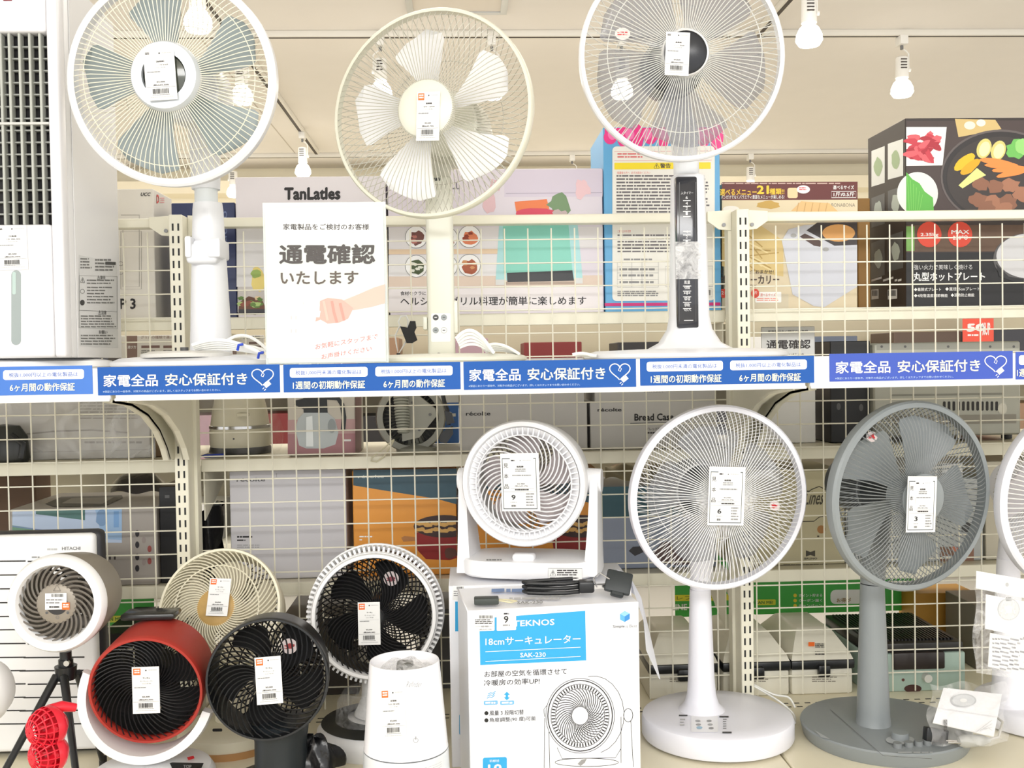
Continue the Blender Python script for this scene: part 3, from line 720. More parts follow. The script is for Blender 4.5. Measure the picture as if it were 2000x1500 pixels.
mb = coil('x', arcs(375, 515, 664, 692, 1.79, 5) + arcs(440, 530, 655, 690, 1.85, 2), .003, CW, '', extra=1); cd_ = mb.build('cord', fa)
for x, y in ((467, 674), (507, 690)): mb = MB(); mb.tube([P(x - 3, y + 10, 1.785), P(x - 1, y, 1.782), P(x + 8, y - 2, 1.782)], .0025, M((36, 70, 190), .5), 6); mb.build('twist_tie', cd_, 'blue twist tie')
coil('x', arcs(890, 965, 645, 690, 1.80, 5) + arcs(940, 1015, 672, 692, 1.86, 4), .003, CW, '', extra=1).build('cord', fb)
coil('x', arcs(1118, 1165, 690, 697, 1.84, 3), .003, CW, '', extra=1).build('cord', fc)
# plug tied to the mesh beside the middle fan
t = root('hanging_plug', (P(797, 650, 2.12).x, 2.12, P(797, 692, 2.12).z), 'black plug hanging on a white cable loop from the mesh', 'plug')
mb = MB(); mb.prism([P(x, y, 2.11) for x, y in ((781, 637), (796, 640), (801, 627), (811, 627), (813, 640), (809, 648), (815, 664), (805, 670), (794, 670), (787, 652))], (0, .012, 0), BLK); mb.build('plug_body', t)
mb = MB(); mb.tube([P(x, y, 2.125) for x, y in ((783, 640), (778, 628), (783, 618), (793, 616), (797, 625), (796, 640), (799, 655), (790, 672), (778, 692), (774, 672), (772, 655), (780, 638), (783, 640))], .0018, CW, 6); mb.cyl(P(778, 690, 2.125), P(778, 697, 2.125), .004, BLK); mb.build('cable_loop', t)
# ================================================================ lower row on the base decks
BK = M((26, 28, 30), .32); BKM = M((22, 22, 24), .45)
def circ(r_, T, R, D, ringm, barrelm, wirem, n, swirl, hubR, bl, ringw=.008, fd=.012, wr=.0012, taper=.9, rear=True, ringy=.006, rings=(), nrear=None, rearm=None, hubm=None, pw=1.15, sides=4, hubd=.004, gr=None):
    mb = MB(); mb.lathe([(R - ringw, -.004), (R - ringw * .75, ringy), (R - ringw * .2, ringy), (R, ringy * .3), (R, -.006), (R - ringw, -.006), (R - ringw, -.004)], ringm, 72, T @ AX); mb.build('front_ring', r_)
    mb = MB(); mb.lathe([(R - .001, -.005), (R - .001, -.02), (R * (1 + taper) / 2, -D * .6), (R * taper, -D), (R * taper - .003, -D), (R * (1 + taper) / 2 - .004, -D * .6), (R - .004, -.02), (R - .004, -.005), (R - .001, -.005)], barrelm, 64, T @ AX); mb.build('barrel', r_)
    mb = MB(); guard(mb, T, n, dome(hubR * .95, -fd, gr or R - ringw * .8, -.002, 9, .3), wr, wirem, swirl, sides, pw)
    for q in rings: ringt(mb, T, q, -fd * .8, wr, wirem)
    mb.build('front_grille', r_, recalc=False)
    if rear:
        mb = MB(); guard(mb, T, nrear or n, dome(.02, D + .012, R * taper - .002, D - .002, 6, .3), wr, rearm or wirem, -swirl * .6, 4)
        for q in (.35, .6, .8): ringt(mb, T, R * q, D + .008, wr, rearm or wirem, 40)
        mb.lathe([(.001, -D - .014), (.024, -D - .014), (.024, -D * .55), (.001, -D * .55)], rearm or wirem, 24, T @ AX); mb.build('rear_grille', r_, recalc=False)
    m, k, ph, r1, w0, w1, pitch = bl
    mb = MB(); mb.lathe([(.001, -.03), (hubR * .9, -.032), (hubR, -.06), (.001, -.062)], m, 32, T @ AX); ro = mb.build('rotor', r_)
    for i in range(k):
        mb = MB(); blade(mb, T, hubR * .8, r1, radians(ph + 360 / k * i), w0, w1, pitch, .045, m, .35); mb.build('blade', ro)
    mb = MB(); mb.lathe([(.001, fd + hubd), (hubR * .8, fd + hubd * .9), (hubR, fd), (hubR, fd - .004), (.001, fd - .004)], hubm or wirem, 36, T @ AX); mb.build('hub_cap', r_)

def sticker(r_, px, py, r, T, yo, ink=RED):
    n = T.to_3x3() @ V((0, -1, 0)); mb = MB(); p = Pr(mb, T @ V((0, yo, 0)), n); p.ell(px, py, r, r * .95, M((228, 214, 212), .5), 1); p.blob(px, py, r * .55, r * .4, ink, 2, .4); p.rows(px - r * .6, py - r * .1, px + r * .6, py + r * .5, 2, ink, .4, 3, 3, .3); mb.build('sticker', r_)

# ---------------------------------------------------------------- white slotted air purifier
YH_ = 1.98
t = root('air_purifier', (P(100, 1400, YH_).x, 2.0, ZD), 'white air purifier with rows of black slots at far left of deck', 'air purifier')
x0 = P(-140, 1250, YH_).x; x1 = P(189, 1250, YH_).x; zt = P(100, 1044, YH_).z
mb = MB(); mb.box((x0, YH_ + .02, ZD + .002), (x1 + .006, YH_ + .055, zt + .003), M((52, 52, 56), .4), .012, 3); mb.build('back_housing', t)
mb = MB(); mb.box((x0, YH_, ZD + .012), (x1, YH_ + .022, zt), WHT, .009, 3); mb.build('front_panel', t)
mb = MB(); p = Pr(mb, (0, YH_, 0), sl=-.01); K = M((36, 34, 34), .6)
for i, y in enumerate((1096, 1123, 1150, 1177, 1204, 1230, 1257, 1284, 1310, 1336, 1362, 1388, 1414)):
    a = 0 if i % 4 else -20
    p.rect(-110, y, 50, y + 2.6, K); p.rect(54 - (i % 3) * 8, y - .8, 165, y + 2, K)
p.txt('HITACHI', 121, 1068, 157, 1074.5, M(120, .5, .3), .012); p.rows(92, 1071, 114, 1075, 1, LGR, .9, 4); p.rows(62, 1087, 78, 1090, 1, GRY, .9, 4); mb.build('slots_and_lettering', t)
# ---------------------------------------------------------------- small white appliance cut by the left edge
t = root('table_fan', (P(-40, 1400, 1.80).x, 1.80, ZD), 'round white appliance almost wholly cut off by the left edge', 'fan')
c = P(-30, 1352, 1.80); mb = MB(); mb.lathe([(.001, .035), (.025, .033), (.042, .018), (.046, 0), (.042, -.02), (.025, -.034), (.001, -.036)], WHT, 40, T3(c) @ AX @ Matrix.Scale(1.25, 4, (0, 0, 1)), sy=1.2); mb.build('fan_head', t)
mb = MB(); mb.cyl((c.x, 1.81, ZD + .02), (c.x, 1.81, c.z - .03), .012, WHT); mb.build('column', t)
mb = MB(); mb.lathe([(.001, 0), (.052, 0), (.054, .01), (.046, .02), (.001, .024)], WHT, 40, Matrix.Translation((c.x, 1.80, ZD))); mb.build('base', t)
# ---------------------------------------------------------------- tripod fan
YG = 1.78; T = T3(P(112, 1178, YG), -2, -2)
TAU = M((150, 142, 130), .38, .2)
t = root('tripod_fan', (P(132, 1400, YG).x, YG + .05, ZD), 'taupe barrel fan with glowing white ring on a black tripod', 'fan')
circ(t, T, .0836, .105, M((250, 250, 250), .25), TAU, M((118, 112, 104), .4), 26, -.75, .034, (M((120, 112, 102), .4), 7, 20, .0585, .3, .4, .012), ringw=.022, fd=.004, wr=.0019, taper=.86, ringy=.011, rearm=M((70, 66, 62), .5), hubm=TAU, nrear=30)
mb = MB(); p = Pr(mb, T @ V((0, -.0085, 0)), T.to_3x3() @ V((0, -1, 0)))
p.ell(111, 1180, 21, 21, M((46, 44, 44), .4), 1); p.line([(104, 1154), (111, 1142), (118, 1154), (104, 1154)], 1.2, M((90, 86, 80), .5), 2); p.ell(91, 1197, 2.5, 2.5, M(90, .5), 2); p.ell(132, 1197, 2.5, 2.5, M(90, .5), 2); p.ring(112, 1206, 3, .8, M(120, .5), 2)
p.rect(88, 1159, 130, 1191, PAP, 3, -.02); p.bars(100, 1160, 125, 1166, BLK, 18, 4); p.rows(90, 1170, 124, 1182, 2, GRY, .5, 3, 4, .3); p.rows(96, 1184, 118, 1188, 1, INK, .8, 3, 4); p.rect(121, 1177, 136, 1191, ORG, 5); p.rows(123, 1180, 134, 1188, 2, PAP, .6, 3, 6, 0)
mb.build('price_card', t)
mb = MB(); a = P(128, 1272, YG + .05); b = P(129, 1322, YG + .05)
mb.cyl((a.x, a.y, a.z), (a.x, a.y, a.z - .016), .010, BK); mb.cyl((a.x, a.y, a.z - .014), (b.x, a.y, b.z), .0125, BK); mb.cyl((b.x, a.y, b.z + .02), (b.x, a.y, b.z - .004), .019, BK, .016); mb.cyl((a.x + .006, a.y - .014, a.z - .018), (a.x + .006, a.y - .008, a.z - .018), .005, CHR); mb.build('tripod_head', t)
for (u, v, y), l in (((-60, 1640, 1.60), 0), ((164, 1640, 1.60), 1), ((200, 1440, 1.93), 2)):
    f = PZ(u, v, ZD) if l < 2 else P(u, v, y); f.z = ZD + .006; h = V((b.x + (-.014, .002, .016)[l], a.y + (-.006, -.014, .012)[l], b.z + .004))
    mb = MB(); mb.tube([h, h.lerp(f, .5), f], [.0075, .006, .005], BK, 10); mb.cyl(f + V((0, 0, -.006)), f + V((0, 0, .012)), .007, BKM); mb.build('leg', t)
# ---------------------------------------------------------------- red portable fan
RD = M((226, 30, 52), .35); RDT = M((232, 40, 60), .25)
t = root('portable_fan', (P(95, 1480, 1.5).x, 1.5, ZD), 'small red portable fan with two caged heads between the tripod legs', 'fan')
for (u, v), r, nm in (((93, 1420), .0285, 'fan_head'), ((96, 1471), .0275, 'fan_head')):
    T = T3(P(u, v, 1.5), -35, 0); mb = MB()
    for i in range(16):
        a = 2 * pi * i / 16; mb.tube([(r * cos(a) * sin(k), -r * cos(k), r * sin(a) * sin(k)) for k in [.25 + (pi / 2 - .25) * j / 6 for j in range(7)]], .0011, RD, 5, T=T)
    for k in (.25, .6, .95, 1.3): ringt(mb, T, r * sin(k), -r * cos(k), .0011, RD, 32)
    mb.lathe([(.001, r), (r * .25, r), (r * .22, r - .002), (.001, r - .002)], RD, 20, T @ AX)
    mb.lathe([(r * 1.05, .002), (r * 1.05, -.007), (r * .9, -r * .5), (r * .5, -r * .85), (.001, -r * .9)], RDT, 36, T @ AX); hd = mb.build(nm, t)
    for i in range(4):
        mb = MB(); blade(mb, T, .006, r * .8, 2 * pi * i / 4, .4, .5, .004, -.004, RD); mb.build('blade', hd)
mb = MB(); a = P(93, 1385, 1.51); b = P(148, 1382, 1.53); mb.tube([a, a.lerp(b, .5) + V((0, 0, .003)), b], [.006, .008, .006], RD, 10); mb.cyl((P(96, 1480, 1.51).x, 1.52, ZD), (P(96, 1480, 1.51).x, 1.52, P(96, 1490, 1.51).z), .012, RD); mb.cyl((P(96, 1480, 1.51).x, 1.52, ZD), (P(96, 1480, 1.51).x, 1.52, ZD + .012), .035, RD); mb.build('handle', t)
# ---------------------------------------------------------------- red circulator
YR = 1.76; T = T3(P(286, 1347, YR), 1, 8); cR = T @ V((0, .05, 0))
t = root('air_circulator', (cR.x, cR.y, ZD), 'red air circulator with black swirl grille on white yoke', 'air circulator')
RDM = M((172, 52, 42), .5, noise=.08, bs=900.0)
circ(t, T, .0965, .10, RDM, RDM, M((26, 25, 27), .4), 46, .95, .02, (M((4, 4, 5), .85), 5, 10, .085, .3, .5, .014), ringw=.0075, fd=-.014, wr=.0011, taper=.93, nrear=40, rearm=M((10, 10, 11), .6))
card(t, 285, 1348, 52, 91, YR - .002, 0, 'buy', price=('¥3,000', '(税込¥3,300)'), top=('サーキュ', 'サーキュレーター', '2020年製'))
mb = MB(); mb.lathe([(.0885, -.012), (.0885, -.05), (.082, -.096)], M((8, 8, 9), .7), 60, T @ AX); mb.build('inner_duct', t, 'black inner duct'); mb = MB(); Q = T3(P(289, 1354, 1.787)); lo = []
for i in range(33):
    a = radians(158 + i * 184 / 32); w = .010 + .020 * sin((i / 32) * pi); lo.append([(rr * cos(a), yy, rr * sin(a)) for rr, yy in ((.0995, -w), (.114, -w), (.117, 0), (.114, w * .9), (.0995, w))])
mb.loft(lo, WHT, True, Q); mb.build('yoke', t)
c = PZ(305, 1496, ZD + .02); c = V((cR.x - .003, 1.795, 0)); mb = MB(); mb.lathe([(.001, 0), (.103, 0), (.107, .008), (.106, .034), (.098, .046), (.06, .054), (.03, .058), (.001, .058)], WHT, 60, Matrix.Translation((c.x, c.y, ZD))); mb.build('base', t)
mb = MB(); p = Pr(mb, (0, 1.70, ZD + .047), (0, -.12, 1), sl=0); p.poly([(300, 1499), (336, 1489), (398, 1490), (388, 1512), (296, 1516)], BK, 1); p.txt('TOP', 358, 1494, 374, 1500, M(180, .5), .01); p.poly([(365, 1479), (378, 1476), (380, 1481), (368, 1485)], RED, 1); mb.build('display', t)
mb = MB(); a = T @ V((-.01, .09, .092)); mb.box(a + V((-.05, -.02, 0)), a + V((.045, .03, .012)), M((40, 40, 40), .2, a=.85), .005); mb.build('carry_handle', t)
# ---------------------------------------------------------------- cream circulator
YI = 1.98; T = T3(P(430, 1190, YI), -3, -22); cR = T @ V((0, .05, 0))
t = root('air_circulator', (cR.x, cR.y, ZD), 'cream air circulator with curved wires and round wooden hub', 'air circulator')
CI = M((236, 230, 206), .35)
circ(t, T, .118, .075, CI, CI, CI, 58, .95, .036, (M((214, 206, 184), .45), 5, 0, .1, .35, .5, .012), ringw=.008, fd=.03, wr=.0013, taper=.93, rings=(.08,), hubm=M((196, 160, 96), .5, noise=.15, bs=60.0), nrear=44, rearm=M((150, 142, 120), .5))
card(t, 427, 1166, 41, 72, YI - .036, 3, 'buy', price=('¥4,000', '(税込¥4,400)'), top=('サーキュ', 'サーキュレーター', '2021年製'), tilt=-22)
mb = MB(); mb.cyl((cR.x, cR.y + .01, ZD + .03), (cR.x, cR.y + .01, cR.z - .08), .03, CI); mb.build('column', t)
mb = MB(); mb.lathe([(.001, .014), (.098, .014), (.1, .02), (.098, .034), (.085, .042), (.001, .046)], CI, 48, Matrix.Translation((cR.x, cR.y, ZD)));  mb.lathe([(.001, 0), (.098, 0), (.1, .014), (.001, .014)], M((186, 140, 90), .5), 48, Matrix.Translation((cR.x, cR.y, ZD)))
p = Pr(mb, (0, cR.y - .1, 0)); p.rrect(415, 1423, 434, 1429, 2, BLK); mb.build('base', t)
# ---------------------------------------------------------------- black circulator
YJ = 1.735; T = T3(P(523, 1326, YJ), 4, -4); cR = T @ V((0, .05, 0))
t = root('air_circulator', (cR.x, cR.y, ZD), 'all black air circulator in front, on a thick black column', 'air circulator')
circ(t, T, .1025, .085, BK, BK, M((22, 23, 25), .35), 40, 1.0, .022, (M((4, 4, 5), .85), 5, 30, .09, .3, .46, .014), ringw=.006, fd=.016, wr=.0013, taper=.95, nrear=44)
sticker(t, 565, 1262, 16, T, .03, M((170, 60, 60), .5))
card(t, 525, 1329, 50, 93, YJ - .028, -2, 'buy', price=('¥3,000', '(税込¥3,300)'), top=('サーキュ', 'サーキュレーター', '2021年製'), yaw=4)
mb = MB(); mb.lathe([(.001, .02), (.046, .02), (.045, .09), (.047, .10), (.05, .125), (.001, .125)], M((40, 46, 50), .4), 40, Matrix.Translation((cR.x + .012, cR.y + .01, ZD))); mb.build('column', t)
mb = MB(); mb.lathe([(.001, 0), (.093, 0), (.096, .008), (.09, .02), (.05, .03), (.001, .03)], M((20, 20, 22), .4), 48, Matrix.Translation((cR.x + .012, cR.y + .01, ZD))); mb.build('base', t)
mb = MB(); c = P(630, 1450, 1.84)
def lump(u, v):
    a = 2 * pi * u; b = pi * .5 * v; k = 1 + .12 * sin(3 * a + 4 * b) + .08 * sin(7 * a + 1)
    return V((c.x - .012 + .05 * k * cos(a) * cos(b), 1.815 + .03 * k * sin(a) * cos(b), ZD + .031 + .05 * k * sin(b)))
mb.grid(lump, 40, 10, M((14, 14, 16), .22, bump=.5, bs=60.0)); mb.build('plastic_bag', label='crumpled black bag between the black circulator and white-banded one', cat='bag')
# ---------------------------------------------------------------- black and white circulator
YK = 1.96; T = T3(P(731, 1203, YK), 0, -4); cR = T @ V((0, .05, 0))
t = root('air_circulator', (cR.x, cR.y, ZD), 'large black air circulator with white rim and ribbed white band', 'air circulator')
circ(t, T, .120, .10, WHT, M((20, 20, 22), .5), M((22, 22, 24), .35), 54, 1.0, .022, (M((4, 4, 5), .85), 5, 50, .10, .3, .46, .016), ringw=.011, fd=.018, wr=.0013, taper=.97, ringy=.01, nrear=50)
mb = MB(); 
for i in range(84):
    a = 2 * pi * i / 84; mb.box((-.0022, .010, .118), (.0022, .045, .131), WHT, 0, 1, T @ Matrix.Rotation(a, 4, 'Y'))
mb.lathe([(.1335, -.043), (.1335, -.052), (.122, -.052), (.122, -.043), (.1335, -.043)], WHT, 72, T @ AX); mb.lathe([(.121, .001), (.1225, -.012), (.117, -.012), (.117, .001), (.121, .001)], WHT, 72, T @ AX); mb.build('ribbed_band', t, 'ribbed white band')
sticker(t, 764, 1130, 15, T, .022, M((150, 70, 80), .5))
card(t, 721, 1218, 43, 84, YK - .03, 0, 'buy', price=('¥3,000', '(税込¥3,300)'), top=('サーキュ', 'サーキュレーター', '2021年製'))
mb = MB(); mb.lathe([(.001, .05), (.05, .05), (.035, .08), (.032, .13), (.001, .13)], WHT, 40, Matrix.Translation((cR.x + .0, cR.y + .02, ZD))); mb.build('column', t)
mb = MB(); mb.lathe([(.001, 0), (.118, 0), (.122, .01), (.12, .03), (.11, .042), (.001, .05)], WHT, 60, Matrix.Translation((cR.x, cR.y, ZD))); mb.build('base', t)
mb = MB(); mb.lathe([(.062, .052), (.058, .09), (.045, .11)], film(.14), 30, Matrix.Translation((cR.x - .02, cR.y - .02, ZD))); mb.lathe([(.112, .043), (.06, .053)], M((30, 32, 30), .3), 40, Matrix.Translation((cR.x, cR.y, ZD))); mb.build('wrapping_film', t)
# ---------------------------------------------------------------- white humidifier
c = P(792, 1400, 1.62)
t = root('humidifier', (c.x, 1.62, ZD), 'white tapered cylinder humidifier with bagged plug in its open top', 'humidifier')
zt = P(792, 1289, 1.62).z - ZD; Q = Matrix.Translation((c.x, 1.62, ZD)); zg = P(796, 1462, 1.62).z - ZD + .004
WS = M((246, 246, 250), .22)
mb = MB(); mb.lathe([(.067, zg), (.0665, zg + .002), (.0555, zt - .003), (.0545, zt), (.053, zt), (.050, zt - .012), (.02, zt - .02), (.001, zt - .02)], WS, 64, Q); p = Pr(mb, (c.x, 1.62 - .0617, 1.0), (0, -1, .05), sl=0)
p.txt('Refinder', 793, 1331, 822, 1342, M(140, .5, .3), .0, 3, it=.3); p.ring(812, 1446, 4.5, 1, M(120, .5), 1); p.rect(811.3, 1438, 812.7, 1445, M(120, .5), 2); mb.build('upper_body', t)
mb = MB(); mb.lathe([(.001, 0), (.072, 0), (.073, .004), (.0672, zg - .002), (.001, zg - .002)], M((228, 232, 236), .25), 64, Q)
for a0, a1 in ((-2.0, -1.45), (-1.1, -.55)):
    for i in range(16):
        for k in range(10):
            a = a0 + (a1 - a0) * i / 16; z = zg - .012 - k * .0035; r = .0672 + (.073 - .0672) * (1 - z / zg) + .0004
            mb.add([(r * cos(a + u), r * sin(a + u), z + w) for u, w in ((-.008, 0), (0, .0006), (.008, 0), (0, -.0006))], [(0, 1, 2, 3)], GRY, Q)
mb.build('perforated_base', t)
card(t, 768, 1394, 47, 98, 1.62 - .068, -1, 'buy', price=('¥3,000', '(税込¥3,300)'), top=('加湿器', '加湿器', '2021年製'))
t = root('power_plug', (c.x, 1.62, ZD + zt - .018), 'grey plug in a clear bag lying in the humidifier top', 'plug')
mb = MB(); mb.box((c.x - .012, 1.602, ZD + zt - .018), (c.x + .014, 1.628, ZD + zt - .001), M((108, 108, 104), .5), .004); mb.cyl((c.x + .014, 1.615, ZD + zt - .01), (c.x + .03, 1.61, ZD + zt - .013), .003, M(160, .4)); mb.build('plug_body', t)
mb = MB(); mb.grid(lambda u, v: V((c.x + .044 * (u * 2 - 1), 1.62 + .036 * (v * 2 - 1) * math.sqrt(max(0, 1 - (u * 2 - 1) ** 2 * .8)), ZD + zt - .014 + .018 * sin(pi * u) * sin(pi * v) + .003 * sin(17 * u + 5 * v))), 16, 12, film(.35, 240, 60)); mb.build('clear_bag', t)
# ---------------------------------------------------------------- the two circulator cartons
CBW = M((248, 249, 254), .42); CY = M((46, 164, 220), .42); ZB = P(1085, 1184, 1.66).z
SY2 = 1.865
mb, p = pbox(880, 1140, 1236, 1560, SY2, .17, CBW, zb=ZD)
p.rect(884, 1144, 906, 1172, PAP, 1); p.bars(892, 1146, 906, 1151, BLK, 8, 2); p.rows(886, 1154, 906, 1166, 3, GRY, .5, 3); p.rect(889, 1175, 906, 1233, CY); p.txt('1', 898, 1182, 902, 1196, PAP, .02)
p.rows(898, 1246, 904, 1266, 2, INK, .6, 5); p.rrect(898, 1280, 906, 1296, 1, M((190, 214, 240), .5)); p.ell(902, 1314, 4, 4, BLK); p.ell(902, 1328, 4, 4, BLK); p.rrect(897, 1394, 906, 1436, 4, CY)
box2 = mb.build('carton', label='white and blue circulator carton behind, partly hidden by the front one', cat='box', group='circulator cartons')
mb, p = pbox(915, 1184, 1254, 1560, 1.675, .165, CBW, zb=ZD, yaw=6, sl=-.037)
K = M((40, 38, 40), .6); W = PAP
p.poly([(936, 1208), (1143, 1193), (1145, 1290), (938, 1299)], CY, 1)
p.txt('TEKNOS', 1002, 1212, 1083, 1224, W, .022, 2, sl=-.04); p.rrect(970, 1200, 1008, 1232, 2, PAP, 4); p.txt('9', 984, 1203, 993, 1217, K, .02, 5); p.rows(984, 1197.5, 994, 1200.5, 1, K, .9, 3, 5, 0); p.rows(982, 1220, 996, 1223, 1, GRY, .9, 4, 5, 0)
p.rrect(927, 1201, 966, 1233, 2, PAP, 4); p.bars(936, 1202, 963, 1208, BLK, 18, 5); p.rows(928, 1210, 964, 1220, 3, INK, .5, 3, 5, .2); p.line([(928, 1224), (966, 1223)], .6, GRY, 5); p.txt('¥2,980', 940, 1222, 954, 1226, K, 0, 5); p.txt('(税込¥3,278)', 936, 1228, 960, 1232, K, 0, 5)
p.txt('18cmサーキュレーター', 948, 1245, 1134, 1261, W, .012, 2, sl=-.03); p.line([(948, 1273), (1134, 1264)], 1, W, 2); p.txt('SAK-230', 1016, 1275, 1066, 1284, W, .014, 2, sl=-.02); p.line([(948, 1292), (1134, 1282)], 1, W, 2)
p.txt('お部屋の空気を循環させて', 946, 1311, 1107, 1323, K, .006); p.txt('冷暖房の効率UP!', 945, 1328, 1054, 1340, K, .006)
for x in (945, 977):
    p.rrect(x, 1352, x + 27, 1377, 3, M((220, 236, 248), .5), 1); p.rrect(x + 1, 1352, x + 26, 1369, 2, W, 2); p.rows(x + 3, 1371, x + 24, 1376, 1, W, .7, 4, 3, 0); p.rrect(x, 1369, x + 27, 1377, 2, M((110, 180, 226), .5), 2)
for i in range(3): p.line([(951 + i, 1364 - i * 4), (956 + i, 1361 - i * 4), (961 + i, 1362 - i * 4), (966 + i, 1358 - i * 4)], 1.4, CY, 3)
p.poly([(990, 1351), (996, 1357), (992.5, 1357), (992.5, 1362), (996, 1362), (990, 1368), (984, 1362), (987.5, 1362), (987.5, 1357), (984, 1357)], CY, 3)
for y, s, x1 in ((1393, '風量 3 段階切替', 1023), (1407, '角度調整(90 度)可能', 1047)): p.ell(950, y, 4, 4, BLK, 1); p.txt(s, 956, y - 5, x1, y + 5, K, .004)
p.txt('Simple', 1197, 1221, 1220, 1228, M(90, .5), .01); p.txt('is Best', 1222, 1220, 1244, 1226, M(130, .5), 0)
p.poly([(1220, 1193), (1230, 1198), (1220, 1204), (1211, 1199)], M((150, 206, 244), .4), 1); p.poly([(1211, 1199), (1220, 1204), (1220, 1215), (1211, 1210)], M((96, 176, 230), .4), 1); p.poly([(1230, 1198), (1220, 1204), (1220, 1215), (1230, 1209)], M((60, 140, 210), .4), 1)
p.rrect(943, 1480, 990, 1530, 4, CY, 1); p.txt('羽根径', 956, 1484, 975, 1489, W, .0); p.txt('18', 953, 1493, 980, 1514, W, .02)
# line drawing of the circulator
cx, cy = 1133, 1398; p.ring(cx, cy, 63, 2, K, 1, 40, 69); p.ring(cx, cy, 67, 1, K, 1, 40, 73); p.ring(cx, cy, 57, 1, K, 1, 40, 62); p.ring(cx, cy, 48, 1, K, 1, 40, 53); p.ring(cx, cy, 16.5, 1, K, 2, 24, 18)
p.line([(cx + 60 * cos(a) + 26, cy - 76 * sin(a) - 2) for a in [radians(100 - i * 16) for i in range(12)]], 1, K, 1)
for i in range(60):
    a = 2 * pi * i / 60; p.line([(cx + 49 * cos(a), cy + 54 * sin(a)), (cx + 56 * cos(a), cy + 61 * sin(a))], 2.4, K, 1)
for i in range(42):
    a = 2 * pi * i / 42; p.line([(cx + (17 + 31 * k) * cos(a - .75 * k), cy + (18.5 + 34.5 * k) * sin(a - .75 * k)) for k in (0, .25, .5, .75, 1)], 1.5, K, 1)
for i in range(14):
    a = radians(-20 + i * 9); p.line([(cx + 20 * cos(a), cy + 22 * sin(a)), (cx + 45 * cos(a + .3), cy + 50 * sin(a + .3))], .9, K, 1)
p.ring(1227, 1397, 9, 1.2, K, 1, 20, 13); p.line([(1213, 1400), (1213, 1490)], 1, K); p.line([(1232, 1408), (1237, 1498)], 1, K); p.line([(1064, 1402), (1063, 1500)], 1, K); p.line([(1072, 1430), (1074, 1500)], 1, K); p.line([(1064, 1400), (1062, 1386), (1068, 1378)], 1, K); p.line([(1088, 1460), (1098, 1482), (1202, 1480), (1213, 1462)], 1, K); p.ell(1146, 1489, 62, 8, W, 1); p.ring(1146, 1489, 62, 1, K, 2, 30, 8)
p.poly([(1128, 1492), (1136, 1484), (1146, 1482), (1142, 1490), (1134, 1496)], M(150, .5), 3)
p2 = Pr(mb, (0, 0, ZB + .0005), (0, 0, 1), sl=-.03); p2.txt('SAK-230', 1010, 1174, 1060, 1180, GRY, .02, 1); p2.rows(995, 1167, 1100, 1171, 1, LGR, .8, 8, 1); p2.rows(960, 1150, 1040, 1157, 1, M((110, 140, 190), .5), .9, 10, 1)
mb.build('carton', label='white circulator carton in front with blue title panel and fan drawing', cat='box', group='circulator cartons')
# leaflet draped over the right side
mb = MB(); q = [P(*a) for a in ((1205, 1112, 1.90), (1236, 1134, 1.86), (1256, 1182, 1.80), (1270, 1250, 1.74), (1288, 1325, 1.70), (1275, 1296, 1.76), (1262, 1270, 1.80), (1252, 1200, 1.83))]
q = [[P(1205, 1112, 1.93), P(1222, 1150, 1.93)], [P(1232, 1130, 1.90), P(1240, 1162, 1.86)], [P(1252, 1168, 1.85), P(1258, 1215, 1.76)], [P(1268, 1235, 1.80), P(1262, 1270, 1.70)], [P(1289, 1327, 1.74), P(1287, 1325, 1.738)]]
mb.loft([[a, b, b + V((.0008, .001, 0)), a + V((.0008, .001, 0))] for a, b in q], M((226, 228, 236), .5)); mb.build('leaflet', label='folded paper leaflet sticking out at the carton right edge', cat='paper')
# ---------------------------------------------------------------- white circulator on the cartons
YN = 1.885; yaw = -15; T = T3(P(1023, 944, YN), yaw, 0); Rz = Matrix.Rotation(radians(yaw), 4, 'Z'); bc = T @ V((0, .055, 0))
t = root('air_circulator', (bc.x, bc.y, ZB), 'white air circulator with a numbered sample card, standing on the cartons', 'air circulator')
WN = M((246, 246, 248), .33)
circ(t, T, .1175, .115, WN, WN, WN, 36, 1.1, .022, (M((214, 204, 206), .2, a=.75), 5, 8, .088, .3, .5, .016), ringw=.014, fd=.006, wr=.0013, taper=.9, ringy=.008, rings=(.09,), gr=.09, nrear=48, rearm=M((196, 186, 180), .4))
mb = MB(); mb.lathe([(.104, .002), (.104, -.006), (.088, -.016), (.088, -.012), (.104, .002)], WN, 64, T @ AX)
for i in range(60): mb.box((-.0012, -.003, .089), (.0012, .006, .104), WN, 0, 1, T @ Matrix.Rotation(2 * pi * i / 60, 4, 'Y'))
mb.build('ribbed_band', t)
card(t, 1016, 942, 77, 114, YN - .03, -1, 'sample', '9', price=('¥2,980', '(税込¥3,278)'), yaw=yaw)
Q = T3((bc.x, bc.y, ZB), yaw)
lo = []
for z, s in ((0, .96), (.004, 1), (.026, 1.0), (.031, .97), (.032, .9)):
    lo.append([(.128 * s * math.copysign(abs(cos(a)) ** .45, cos(a)), .075 * s * math.copysign(abs(sin(a)) ** .7, sin(a)), z) for a in [2 * pi * i / 48 for i in range(48)]])
mb = MB(); mb.loft(lo, WN, True, Q); p = Pr(mb, Q @ V((0, -.0755, .016)), Rz.to_3x3() @ V((0, -1, 0)), sl=.005)
p.rect(1071, 1110, 1137, 1133, M((240, 240, 238), .5)); p.frame(1071, 1110, 1137, 1133, .8, GRY, 2); p.line([(1074, 1125), (1080, 1113), (1086, 1125), (1074, 1125)], 1, K, 2); p.txt('!', 1079, 1116, 1081, 1123, K, .02); p.rows(1088, 1113, 1134, 1126, 3, INK, .5, 4, 2, .2); p.rows(1074, 1128, 1134, 1131, 1, INK, .8, 3, 2, .1)
